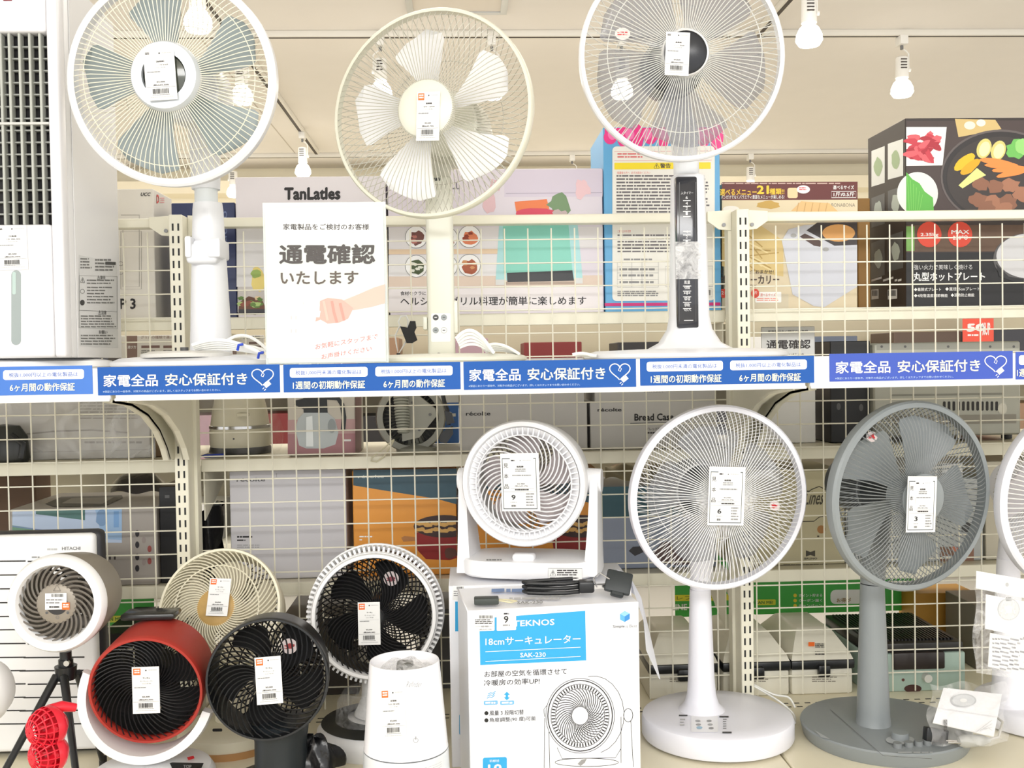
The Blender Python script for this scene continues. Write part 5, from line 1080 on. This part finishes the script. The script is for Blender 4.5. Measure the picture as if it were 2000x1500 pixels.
for y0, y1, c in ((290, 360, (236, 238, 232)), (382, 440, (96, 98, 100)), (470, 540, (96, 98, 100))):
    for x0, x1, d in ((1702, 1728, 0), (1734, 1764, -14)):
        s.poly([(x0, y0 + d + 5), (x1, y0 + d - 5), (x1, y1 + d - 3), (x0, y1 + d + 5)], M(c, .4), 1); s.blob((x0 + x1) / 2, (y0 + y1) / 2 + d, 8, 18, M((196, 206, 196), .5) if y0 > 300 else M((170, 190, 150), .5), 2, .12)
for x0, x1 in ((1702, 1716), (1734, 1752)): s.rect(x0, 566, x1, 585, W, 1, -.1); s.bars(x0 + 1, 567, x1 - 1, 578, K, 10, 2)
s.rows(1702, 546, 1762, 552, 1, W, .7, 6, 1, .1)
bx(mb, 'big black round hot plate box with food photos at upper right', group=GT)
# ---- signs and odds under the upper rear shelf
mb, p = pbox(236, 655, 342, 700, 2.64, .003, M((244, 242, 238), .5)); p.rect(247, 656, 268, 700, M((150, 126, 118), .5)); p.txt('グリルの種類で選ぶ', 275, 656, 338, 662, M((140, 110, 100), .5), .0); p.txt('選び方', 249, 675, 266, 681, W, .02)
for x in (276, 319): p.rect(x, 675, x + 36, 680, M((140, 112, 106), .5)); p.rows(x, 684, x + 30, 694, 3, GRY, .5, 3, 2, .3)
mb.build('info_board', label='white and brown printed board under the rear shelf by the tower cooler', cat='sign')
mb, p = pbox(428, 655, 516, 698, 2.64, .003, M((246, 244, 240), .5)); p.rows(434, 656, 512, 664, 1, GRY, .7, 6); p.rect(440, 670, 462, 698, M((160, 140, 136), .5)); p.rows(486, 668, 512, 690, 3, M((140, 120, 116), .5), .6, 5); mb.build('info_board', label='white printed board under the rear shelf left of the notice', cat='sign')
mb, p = pbox(1487, 638, 1592, 760, 2.31, .003, W, ZM); p.txt('家電製品をご検討のお客様', 1500, 645, 1578, 649, INK, .0); p.txt('通電確認', 1497, 664, 1583, 682, INK, .02); p.txt('いたします', 1542, 690, 1570, 700, INK, .02); mb.build('notice', label='second white notice on the far side of right bay', cat='sign')
mb, p = pbox(1880, 560, 1941, 661, 4.32, .003, M((232, 86, 66), .5), .90); p.txt('50', 1888, 632, 1924, 648, W, .05); p.txt('%UP', 1918, 630, 1934, 655, W, .03); p.rows(1890, 653, 1912, 657, 1, W, .8, 4); sg2 = mb.build('sale_sign', label='red sale sign hanging in the next aisle above the toaster oven', cat='sign')
# ---- middle rear shelf
GB = M((186, 182, 174), .45); mb, p = pbox(-70, 748, 292, 890, 2.28, .2, GB, ZM); LN = M((132, 126, 118), .6)
p.rows(155, 780, 290, 822, 7, LN, .3, 7, 1, .25); p.line([(50, 848), (110, 842), (180, 840), (250, 845)], 3, LN); p.line([(20, 884), (292, 878)], 1, LN); p.rows(165, 862, 290, 867, 1, LN, .8, 8); bx(mb, 'big grey box in clear wrap at left of the middle rear shelf', group=GM)
mb = MB(); a = P(-70, 800, 2.25).x; b = P(298, 800, 2.25).x; mb.box((a, 2.262, ZM + .001), (b, 2.266, P(100, 742, 2.26).z), film(.16, 255, 14)); mb.build('wrapping_film', label='clear crinkled wrapping film over the big grey box', cat='plastic film')
mb = MB(); c = P(12, 880, 2.235); mb.lathe([(.001, 0), (.045, 0), (.05, .01), (.046, .055), (.03, .078), (.001, .082)], M((40, 42, 40), .3), 36, Matrix.Translation((c.x, 2.235, ZM)), sy=.5); mb.tube([(c.x + .02, 2.215, ZM + .06), (c.x + .045, 2.215, ZM + .04), (c.x + .04, 2.215, ZM + .01)], .006, BK); mb.build('small_appliance', label='dark rounded gadget on the middle rear shelf at the left edge', cat='appliance')
mb, p = pbox(301, 790, 352, 880, 2.29, .15, M((112, 90, 60), .6), ZM); bx(mb, 'brown cardboard box behind the left shelf bracket', group=GM)
c = P(470, 870, 2.36); t = root('electric_kettle', (c.x, 2.36, ZM), 'cream electric kettle with chrome band on black base, in a clear bag', 'kettle')
CK = M((222, 216, 190), .3); Q = Matrix.Translation((c.x, 2.36, ZM)); mb = MB(); mb.lathe([(.001, .014), (.066, .014), (.068, .022), (.068, .052), (.0665, .058), (.0605, .10), (.048, .155), (.04, .175), (.001, .18)], CK, 48, Q); mb.box((c.x + .008, 2.29, ZM + .085), (c.x + .034, 2.302, ZM + .093), CK, .002); mb.cyl((c.x, 2.2925, ZM + .036), (c.x, 2.291, ZM + .036), .002, BLK); mb.build('body', t)
mb = MB(); mb.lathe([(.0672, .056), (.0688, .057), (.0685, .063), (.066, .064)], CHR, 48, Q); mb.build('band', t); mb = MB(); mb.lathe([(.001, 0), (.068, 0), (.07, .004), (.067, .015), (.001, .015)], BK, 48, Q); mb.build('base', t)
mb = MB(); mb.grid(lambda u, v: V((c.x + (.085 + .012 * sin(7 * v + 9 * u)) * cos(2 * pi * u), 2.36 + (.085 + .008 * sin(5 * v + 11 * u)) * sin(2 * pi * u), ZM + .002 + .19 * v)), 40, 12, film(.07, 250, 14)); mb.build('clear_bag', t)
mb = MB(); a = P(400, 889, 2.24); b = P(440, 886, 2.25); a.z = b.z = ZM + .004; mb.cyl(a, b, .004, M((30, 60, 170), .4)); mb.cyl(a, a + (a - b) * .15, .0038, M((30, 60, 170), .4), .001); mb.build('pen', label='blue pen lying on the middle rear shelf below the kettle', cat='pen')
mb, p = pbox(562, 752, 694, 887, 2.24, .17, M((206, 200, 188), .42), ZM, sl=-.012)
p.rect(562, 820, 694, 888, M((196, 160, 160), .45)); p.rect(562, 848, 694, 888, M((176, 126, 132), .45), 2)
p.poly([(577, 838), (582, 818), (594, 806), (640, 806), (654, 818), (661, 845), (655, 868), (632, 876), (598, 876), (584, 870)], M((172, 178, 178), .35, .3), 3); p.poly([(598, 815), (610, 812), (612, 872), (598, 872)], M((214, 218, 216), .3, .3), 4); p.ell(648, 832, 8, 14, M((150, 158, 160), .3), 4)
p.poly([(592, 768), (638, 765), (640, 806), (593, 806)], M((38, 42, 44), .4), 4); p.poly([(574, 790), (577, 782), (594, 778), (594, 800)], M((38, 42, 44), .4), 4); p.line([(638, 776), (660, 778), (668, 790), (672, 815), (670, 840)], 9, M((38, 42, 44), .4), 4); p.rows(672, 858, 688, 863, 1, W, .8, 4, 3)
s = Pr(mb, (P(694, 800, 2.24).x, 0, 0), (1, 0, 0), sl=.02); s.rect(694, 740, 706, 885, M((140, 96, 96), .5), 1)
bx(mb, 'pink box printed with a silver vacuum jug, in the middle rear shelf', group=GM)
c = P(803, 815, 2.30); t = root('clip_fan', (c.x, 2.30, ZM), 'grey round fan seen from behind with coiled cord beside the jug box', 'electric fan')
GF3 = M((168, 168, 156), .4); T = T3((c.x, 2.30, c.z), 0, 0); mb = MB(); mb.lathe([(.062, .02), (.075, .02), (.078, .01), (.076, -.03), (.07, -.035), (.062, -.03), (.062, .02)], GF3, 48, T @ AX); mb.build('fan_ring', t)
mb = MB(); mb.lathe([(.001, -.012), (.062, -.012), (.062, -.02), (.001, -.02)], BKM, 40, T @ AX); guard(mb, T, 40, dome(.02, -.012, .062, -.01, 4), .0012, M((90, 90, 84), .4)); mb.build('rear_grille', t)
mb = MB(); mb.prism([T @ V(q) for q in ((-.018, -.05, .055), (.02, -.05, .05), (.056, -.05, .02), (.058, -.05, .004), (.02, -.05, -.042), (-.018, -.05, -.05))], (0, .03, 0), GF3); 
for q in ((.006, .035), (.02, -.025), (.044, .008)): mb.cyl(T @ V((q[0], -.051, q[1])), T @ V((q[0], -.0535, q[1])), .003, M(110, .4))
mb.build('rear_bracket', t); mb = MB(); mb.lathe([(.001, 0), (.045, 0), (.046, .008), (.02, .02), (.014, .04), (.001, .04)], GF3, 32, Matrix.Translation((c.x + .01, 2.31, ZM))); mb.build('base', t)
mb = MB(); n = 15
for i in range(n):
    k = i / (n - 1); q = P(782 + 6 * k, 765 + 78 * k, 2.235); ringt(mb, Matrix.Translation(q) @ Matrix.Rotation(radians(78), 4, 'X'), .014 - .004 * max(0, k - .6) * 2, 0, .0028, M((176, 178, 166), .4), 20, 6)
mb.build('coiled_cord', t); mb = MB(); mb.cyl(P(780, 850, 2.225), P(768, 859, 2.19), .004, BK); mb.tube([P(x, y, 2.19) for x, y in ((768, 859), (745, 880), (727, 893), (725, 900), (735, 902), (750, 892), (765, 868), (770, 858))], .0018, M((214, 208, 180), .4), 6); mb.build('strap', t)
t = root('hanging_plug', (P(876, 830, 2.205).x, 2.205, P(872, 868, 2.2).z), 'black plug hanging on a cable at the right of the coiled cord fan', 'plug'); mb = MB(); mb.tube([P(x, y, 2.2) for x, y in ((864, 766), (868, 786), (874, 802), (876, 830))], .0045, BK, 8); mb.prism([P(x, y, 2.195) for x, y in ((868, 802), (882, 806), (888, 826), (872, 829))], (0, .012, 0), BK); mb.build('cord', t); mb = MB(); mb.prism([P(x, y, 2.195) for x, y in ((872, 838), (884, 832), (885, 848), (872, 866), (860, 864), (856, 856), (862, 846))], (0, .012, 0), BK); mb.build('plug_cover', t)
RC = M((200, 198, 194), .45)
for x0, y0, x1, y1, zb, lab, rt in ((897, 788, 1147, 872, ZM, 'grey storage box with black brand name, lower one left of the white circulator top', 1), (1153, 783, 1400, 869, ZM, 'grey storage box lettered Bread Case behind the white low fan', 2), (899, 700, 1141, 786, None, 'grey storage box on top of left one just under blue strip', 3), (1161, 695, 1398, 781, None, 'grey storage box on top of the right one just under blue strip', 3)):
    if zb is None: zb = .9006
    mb, p = pbox(x0, y0, x1, y1, 2.24, .19, RC, zb)
    if rt == 1: p.txt('récolte', 910, 804, 958, 812, K, .02); 
    if rt == 2: p.txt('récolte', 1167, 797, 1214, 804, K, .02); p.txt('Bread Case', 1239, 808, 1316, 822, K, .03); p.line([(1231, 827), (1320, 824)], 1, K); p.txt('ブレッドケース', 1262, 835, 1302, 841, K, .01); p.rows(1262, 844, 1296, 848, 1, K, .7, 4)
    if rt == 3: p.txt('ブレッドケース', x0 + 96, 756 if x0 < 1000 else 753, x0 + 136, 763 if x0 < 1000 else 760, K, .01); p.txt('ブラック RCB-50 G', x0 + 96, 767 if x0 < 1000 else 763, x0 + 134, 771 if x0 < 1000 else 767, K, .0)
    bx(mb, lab, group='grey storage boxes on the middle rear shelf')
t = root('toaster_oven', (P(1850, 860, 2.28).x, 2.38, ZM), 'grey metal back of a toaster oven with slots, under the right strips', 'toaster oven')
GO = M((176, 176, 164), .4, .2); mb, p = pbox(1706, 668, 1994, 858, 2.27, .22, GO, ZM + .012, .004)
p.rect(1712, 672, 1990, 684, M((150, 150, 140), .4, .2)); 
for x in (1722, 1768, 1852, 1934, 1980): p.ell(x, 677, 2.5, 2.5, M(90, .4, .5), 2)
p.rrect(1742, 770, 1960, 774, 2, M((140, 140, 130), .4), 1)
for i in range(12): p.rrect(1842 + i * 9.3, 784, 1847 + i * 9.3, 802, 2, M((40, 38, 36), .5), 2)
p.ell(1958, 798, 9, 11, M((190, 186, 170), .3, .4), 2); p.rect(1735, 812, 1985, 830, M((150, 146, 134), .4), 1); mb.build('body', t)
for x in (1730, 1975): mb = MB(); q = P(x, 860, 2.30); mb.cyl((q.x, 2.32, ZM), (q.x, 2.32, ZM + .013), .012, BK); mb.build('foot', t)
mb, p = pbox(1622, 666, 1700, 848, 2.29, .2, M((32, 33, 36), .45), ZM); p.ell(1638, 794, 4, 7, M(90, .4)); p.ell(1682, 796, 4, 7, M(90, .4)); bx(mb, 'black boxy appliance left of the grey toaster oven', 'appliance', 'black_appliance', GM)
mb, p = pbox(1500, 772, 1570, 850, 2.33, .15, M((58, 46, 42), .5), ZM)
for i in range(9): p.line([(1502, 782 + i * 7), (1568, 776 + i * 7)], 1, M((96, 82, 76), .5))
bx(mb, 'dark brown ribbed box under the right shelf bracket', group=GM)
mb, p = pbox(1572, 735, 1622, 826, 2.5, .003, M((66, 84, 180), .4), ZM); p.rect(1572, 735, 1622, 780, W, 2); p.txt('品保証', 1574, 785, 1619, 795, M((250, 246, 190), .5), .02); p.txt('動作保証', 1573, 802, 1606, 809, W, .02); p.rect(1609, 802, 1621, 811, W, 2); mb.build('guarantee_sign', label='blue and white sign glimpsed between dark box and black appliance', cat='sign')
mb, p = pbox(830, 778, 896, 838, 2.5, .003, M((70, 120, 200), .4), ZM); p.rect(830, 772, 896, 787, W, 2); p.rect(840, 808, 890, 814, W, 2); mb.build('guarantee_sign', label='blue and white sign glimpsed behind the coiled cord fan', cat='sign')
# ---- lower rear shelf
mb, p = pbox(-40, 931, 71, 1080, 2.49, .09, M((92, 68, 48), .6, noise=.1, bs=30.0), ZL); bx(mb, 'dark brown carton at left edge of the lower rear shelf', group=GL)
mb, p = pbox(22, 992, 308, 1172, 2.215, .27, M((160, 154, 148), .45), ZL, sl=-.012)
p.poly([(24, 996), (238, 994), (238, 1060), (24, 1058)], M((180, 196, 220), .45)); p.poly([(70, 997), (166, 995), (166, 1016), (70, 1004)], M((84, 120, 116), .45), 2); p.poly([(186, 996), (238, 994), (238, 1055), (200, 1052)], M((150, 180, 214), .45), 2); p.blob(198, 1012, 11, 16, M((120, 150, 186), .45), 3); p.rect(222, 998, 232, 1030, M((120, 160, 206), .45), 3); p.poly([(24, 1026), (66, 1032), (66, 1045), (24, 1042)], M((110, 150, 126), .45), 2); p.line([(24, 1028), (166, 1046)], 2, M((120, 140, 180), .5), 3)
for i, (x, y) in enumerate(((268, 1042), (268, 1064), (268, 1088), (268, 1110), (281, 1055), (281, 1098), (292, 1072), (292, 1096))): p.ell(x, y, 4, 6.5, M(((54, 52, 56), (54, 52, 56), (54, 52, 56), (54, 52, 56), (150, 140, 136), (150, 140, 136), (150, 80, 76), (150, 80, 76))[i], .4), 2)
p.txt('II', 213, 1084, 226, 1093, INK, .0); s = Pr(mb, (0, 0, P(165, 992, 2.215).z + .0006), (0, 0, 1), sl=-.01); s.poly([(88, 984), (120, 970), (238, 967), (240, 972), (206, 988), (106, 990)], M((62, 60, 60), .5), 1); s.poly([(120, 983), (140, 973), (222, 971), (200, 984)], M((150, 146, 140), .5), 2)
bx(mb, 'grey and blue picture box with dark emblem on its top face', group=GL)
mb, p = pbox(312, 950, 352, 1118, 2.225, .16, M((22, 22, 24), .4), ZL); p.rect(322, 967, 331, 973, M(90, .4)); bx(mb, 'black glossy box beside the picture box, against the left upright', 'appliance', 'black_appliance', GL)
mb = MB(); mb.grid(lambda u, v: P(216 + 136 * u, 962 - 42 * sin(pi * min(1, .12 + .9 * u)) * sin(pi * .5 * v) - 3 * sin(13 * u), 2.30 + .1 * v), 22, 8, M((70, 66, 64), .25, bump=.6, bs=60.0)); mb.build('plastic_bag', label='grey plastic bag bunched on top of the picture box', cat='bag')
c = P(416, 1075, 2.3); mb = MB()
mb.grid(lambda u, v: V((c.x + (.021 + .005 * sin(6 * v + 5 * u * pi)) * cos(2 * pi * u), 2.3 + .05 * sin(2 * pi * u), ZL + .15 * v * (1 + .06 * sin(9 * u)))), 28, 12, M((24, 24, 26), .2, bump=.6, bs=60.0)); mb.cyl((c.x - .005, 2.28, ZL + .13), (c.x + .022, 2.28, ZL + .165), .007, M((60, 62, 62), .3)); mb.build('bagged_appliance', label='black appliance in a glossy bag just right of the left upright', cat='appliance')
mb, p = pbox(450, 918, 677, 1132, 2.24, .2, M((200, 198, 202), .42), ZL, sl=-.013)
p.txt('récolte', 462, 934, 518, 941, M(90, .5), .02); p.line([(540, 924), (540, 932)], 1, M(150, .5)); p.rows(463, 1047, 496, 1051, 1, K, .8, 5); p.rows(463, 1054, 480, 1057, 1, K, .8, 5); p.rows(463, 1064, 510, 1072, 2, GRY, .4, 4); s = Pr(mb, (0, 0, P(560, 918, 2.24).z + .0005), (0, 0, 1)); s.rect(452, 914, 672, 917, M((100, 96, 92), .5), 1)
bx(mb, 'plain pale grey kitchen appliance box above the cream circulator', group=GL)
OC = M((226, 152, 60), .45); TD = M((52, 84, 98), .42); RP = M((140, 34, 34), .45)
def curry(x0, x1, lab, Y=2.24, name=True):
    mb, p = pbox(x0, 917, x1, 1133, Y, .2, OC, ZL, sl=-.012); w = x1 - x0
    p.poly([(x0, 918), (x1, 915), (x1, 985), (x0 + w * .8, 974), (x0 + w * .3, 958), (x0, 948)], TD, 1)
    if name: p.txt('récolte', x0 + 9, 928, x0 + 60, 934, M((190, 206, 208), .5), .02)
    cx = x0 + .88 * w; p.poly([(cx - 58, 1040), (cx + min(58, x1 - cx), 1038), (x1, 1090), (cx + 10, 1094), (cx - 36, 1092), (cx - 52, 1075)], RP, 1)
    p.poly([(cx + min(x1 - cx, 60 * cos(a)), 1028 + 22 * sin(a)) for a in [2 * pi * i / 28 for i in range(28)]], M((58, 38, 36), .45), 2)
    for i in range(12):
        q = (cx - 46 + (i % 6) * 15, 1022 + (i // 6) * 12 + (i % 2) * 3)
        if q[0] < x1 - 8: p.blob(q[0], q[1], 10, 4, M((216, 170, 96), .5), 3, .2)
    p.poly([(cx - 84, 1050), (cx - 78, 1047), (cx - 54, 1049), (cx - 54, 1056), (cx - 80, 1058)], M((176, 120, 70), .5), 2); p.blob(cx + (x1 - cx) * .5, 1080, 14, 10, M((96, 60, 50), .5), 3, .2)
    p.rows(x0 + 12, 1047, x0 + 40, 1050, 1, W, .8, 5); p.rows(x0 + 12, 1053, x0 + 18, 1056, 1, W, .8, 4)
    bx(mb, lab, group=GL)
curry(690, 892, 'teal and orange cooker box with red pot, above the black and white circulator')
curry(898, 1166, 'teal and orange cooker box behind the white circulator on cartons', 2.25)
mb, p = pbox(1172, 950, 1398, 1130, 2.25, .2, M((140, 150, 170), .45), ZL); p.poly([(1172, 951), (1398, 948), (1398, 1001), (1172, 1012)], M((44, 84, 96), .45), 1); p.poly([(1228, 1076), (1236, 1068), (1262, 1066), (1262, 1076), (1240, 1086)], M((50, 50, 56), .5), 1); p.blob(1330, 1080, 60, 26, M((90, 70, 70), .5), 1); bx(mb, 'slate blue and teal cooker box behind the left half of white low fan', group=GL)
mb = MB(); mb.grid(lambda u, v: P(1182 + 212 * u, 948 - 40 * sin(pi * (.1 + .5 * v)) - 4 * sin(23 * u + 5 * v), 2.24 + .12 * v + .008 * sin(31 * u)), 40, 10, M((210, 204, 184), .22, .8, bump=.7, bs=70.0)); mb.build('foil_bag', label='crumpled silver foil bag on top of the slate blue box', cat='bag')
BG = M((186, 178, 146), .5); mb, p = pbox(1447, 920, 1650, 1126, 2.245, .2, BG, ZL); DK2 = M((62, 58, 46), .5)
p.txt('Lines', 1570, 958, 1606, 986, DK2, .01, it=.25); p.line([(1570, 968), (1585, 956), (1600, 950), (1612, 956)], 2, DK2); p.poly([(1574, 1082), (1574, 1075), (1583, 1078), (1592, 1075), (1592, 1087), (1583, 1084), (1574, 1087)], DK2, 1); p.txt('BRUNO', 1571, 1089, 1596, 1093, DK2, .02); p.rows(1530, 1102, 1634, 1122, 5, M((120, 114, 92), .5), .35, 4, 1, .2); p.line([(1545, 1014), (1548, 1019), (1590, 1018), (1600, 1010), (1612, 1008)], 1.6, DK2); p.ell(1604, 1034, 8, 8, M((160, 112, 60), .5)); p.rect(1596, 1046, 1600, 1049, DK2)
bx(mb, 'olive beige hot plate box with script lettering between the two low fans', group=GL)
mb, p = pbox(1655, 936, 1920, 1128, 2.245, .2, M((186, 190, 190), .45), ZL); p.rect(1836, 1068, 1876, 1101, M((130, 96, 76), .5)); p.rect(1877, 1070, 1902, 1101, M((150, 110, 90), .5)); p.ell(1866, 1072, 8, 5, M((196, 120, 96), .5), 2); p.rect(1840, 1086, 1874, 1090, M((220, 220, 216), .5), 2); p.rect(1878, 1020, 1897, 1040, M((60, 60, 62), .5)); p.rect(1840, 905, 1880, 940, W, 1); p.rows(1860, 1046, 1910, 1048, 1, K, .6, 5)
bx(mb, 'pale grey picture box behind the grey pedestal fan', group=GL)
mb, p = pbox(1925, 900, 2060, 1128, 2.245, .2, M((200, 194, 176), .45), ZL); bx(mb, 'pale box behind the white fan at right edge', group=GL)
# ---- rear deck
GN = M((70, 178, 74), .5)
mb, p = pbox(1472, 1058, 1790, 1196, 2.602, .002, GN); p.rrect(1478, 1171, 1515, 1182, 2, M((226, 226, 70), .5)); p.txt('SCAN ME!', 1470, 1174, 1510, 1180, M((60, 130, 60), .5), .02)
for i, s_ in enumerate(('ポイント貯まる', 'クーポン届く', 'キャンペーン')): p.ell(1553, 1163 + i * 10, 3.5, 3.5, M((236, 210, 60), .5)); p.txt(s_, 1560, 1160 + i * 10, 1606, 1166 + i * 10, W, .01)
p.rrect(1622, 1152, 1690, 1180, 10, W); p.txt('お得が', 1634, 1168, 1662, 1177, M((150, 120, 60), .5), .02); mb.build('green_strip', label='green printed strip under the lower rear shelf, right bay', cat='shelf strip', group='green strips under the rear shelves')
mb, p = pbox(1318, 1060, 1425, 1204, 2.602, .002, GN); p.rect(1318, 1162, 1425, 1174, M((232, 226, 60), .5)); p.txt('レファクラブ', 1322, 1164, 1420, 1172, M((90, 110, 50), .5), .0); p.txt('LINE', 1312, 1180, 1342, 1192, W, .03); p.txt('お得', 1395, 1178, 1420, 1186, W, .03); mb.build('green_strip', label='green strip with yellow heading behind the white low fan column', cat='shelf strip', group='green strips under the rear shelves')
mb, p = pbox(150, 1072, 300, 1236, 2.602, .002, GN); p.rrect(200, 1203, 243, 1216, 3, M((226, 226, 80), .5)); p.txt('SCAN ME!', 196, 1206, 239, 1213, M((60, 130, 60), .5), .02); mb.build('green_strip', label='green strip behind the red circulator at left', cat='shelf strip', group='green strips under the rear shelves')
def hotplate(x0, x1, label, card_=False):
    a = P(x0, 1330, 2.2).x; b = P(x1, 1330, 2.2).x; z1 = P(1600, 1306, 2.2).z; w = b - a
    t = root('hot_plate', ((a + b) / 2, 2.33, ZD), label, 'hot plate', 'white hot plates behind the mesh')
    WB2 = M((232, 228, 212), .35); mb = MB(); mb.box((a, 2.2, ZD), (b, 2.46, z1), WB2, .006, 2); p = Pr(mb, (0, 2.2, 0)); p.rows(x0 + 40, 1322, x1 - 30, 1334, 3, M((120, 110, 96), .5), .35, 4, 1, .3); mb.build('base', t)
    mb = MB(); mb.box((a - .002, 2.192, z1), (b + .002, 2.47, z1 + .02), BK, .004, 2); mb.box((a + w * .4, 2.182, z1 - .015), (a + w * .6, 2.197, z1 + .012), BK, .005, 2); mb.build('pan_rim', t)
    lo = []
    for k, z in ((0, 0), (.03, .012), (.2, .05), (.26, .056)): lo.append([(a + w * k, 2.197 + .27 * k, z1 + .02 + z), (b - w * k, 2.197 + .27 * k, z1 + .02 + z), (b - w * k, 2.465 - .27 * k, z1 + .02 + z), (a + w * k, 2.465 - .27 * k, z1 + .02 + z)])
    mb = MB(); mb.loft(lo, WB2); 
    if card_: p = Pr(mb, V((0, 2.2055, z1 + .033)), (0, -.75, .66), sl=0); p.rect(1579, 1254, 1591, 1262, ORG, 3); p.rows(1592, 1257, 1612, 1266, 3, INK, .5, 3, 3); p.rows(1592, 1272, 1612, 1281, 2, INK, .5, 3, 3)
    mb.build('lid', t)
hotplate(1546, 1666, 'white hot plate with domed lid and black rim, nearer the grey fan column', True)
hotplate(1412, 1542, 'white hot plate with domed lid, directly behind the right upright')
hotplate(1268, 1402, 'white hot plate partly hidden behind the white low fan column')
t = root('table_grill', (P(1770, 1350, 2.2).x, 2.33, ZD), 'pale green table grill with black ridged plate, behind the grey fan column', 'grill')
a = P(1690, 1330, 2.2).x; b = P(1886, 1330, 2.2).x; z1 = P(1780, 1276, 2.2).z; PG = M((168, 190, 178), .4); mb = MB(); mb.box((a, 2.2, ZD), (b, 2.47, z1), PG, .004, 2); p = Pr(mb, (0, 2.2, 0)); p.ell(1783, 1345, 17, 8, M((70, 40, 36), .4)); p.ell(1764, 1328, 3, 3, M((90, 50, 44), .4)); mb.build('body', t)
mb = MB(); mb.box((a + .003, 2.203, z1), (b - .003, 2.465, z1 + .022), M((40, 38, 36), .4), .004, 2)
for i in range(24): x = a + .02 + (b - a - .04) * i / 23; mb.box((x - .002, 2.22, z1 + .022), (x + .002, 2.45, z1 + .026), M((34, 32, 32), .4))
mb.box((a + .06, 2.190, z1 - .034), (b - .05, 2.206, z1 + .004), M((44, 36, 34), .4), .004, 2); mb.build('grill_plate', t)
mb = MB(); q = P(1808, 1322, 2.2); mb.cyl((q.x, 2.2, q.z), (q.x, 2.186, q.z), .0095, M((214, 214, 206), .4), .009, 24); mb.build('control_knob', t)
mb, p = pbox(1788, 1158, 1906, 1250, 2.52, .1, M((176, 128, 44), .5), ZD); bx(mb, 'mustard yellow carton standing behind the green grill', group='boxes on the rear base deck')
mb, p = pbox(196, 1236, 350, 1420, 2.3, .25, M((34, 32, 32), .5), ZD); bx(mb, 'black carton behind the red circulator on the rear deck', group='boxes on the rear base deck')
mb, p = pbox(200, 1132, 352, 1170, 2.4, .2, M((130, 124, 116), .5), ZL); bx(mb, 'flat grey carton low behind the tripod fan', group=GL)
mb, p = pbox(552, 1205, 700, 1420, 2.3, .25, M((60, 54, 50), .5), ZD); bx(mb, 'dark brown carton behind the black and white circulator', group='boxes on the rear base deck')
mb, p = pbox(820, 1190, 905, 1420, 2.32, .25, M((84, 84, 86), .5), ZD); bx(mb, 'dark grey carton seen left of the stacked cartons', group='boxes on the rear base deck')
mb, p = pbox(1905, 1180, 2010, 1400, 2.34, .15, M((120, 112, 100), .5), ZD); bx(mb, 'brownish carton behind the hanging header bag', group='boxes on the rear base deck')
# ---- the gondola across the next aisle
YX = 4.3
mb = MB(); mb.box((-4, YX + .42, 0), (5, YX + .46, 1.16), M((196, 186, 160), .6)); mb.build('aisle_divider', label='cream divider panel of the shelving across the next aisle', cat='divider panel')
for z, w in ((.25, 'lowest'), (.60, 'middle'), (.90, 'topmost')):
    mb = MB(); mb.box((-4, YX, z - .03), (5, YX + .419, z), CRM, .002, 1); mb.build('aisle_shelf', label='long cream shelf board across the next aisle, %s of three' % w, cat='shelf', group='shelf boards across the next aisle')
names = [('black', (44, 42, 44)), ('wood brown', (150, 118, 92)), ('charcoal', (60, 60, 66)), ('white', (226, 224, 220)), ('mauve', (170, 140, 150)), ('tan', (196, 166, 120)), ('slate', (96, 104, 120)), ('dark red', (120, 40, 40)), ('ivory', (222, 214, 190)), ('dim brown', (92, 74, 62))]
x = -1.75; i = 0
while x < 2.3:
    for z in (.25, .60, .90):
        w = random.uniform(.22, .34); h = random.uniform(.16, .2); n_, c_ = names[i % 10]; i += 1
        mb = MB(); mb.box((x, YX + .04, z), (x + w, YX + .3, z + h), M(c_, .5), .003, 1)
        mb.build('product_box', label='blurred boxed goods on the next aisle shelving, glimpsed through the wire mesh', cat='box', group='boxes on the next aisle shelving')
    x += .40
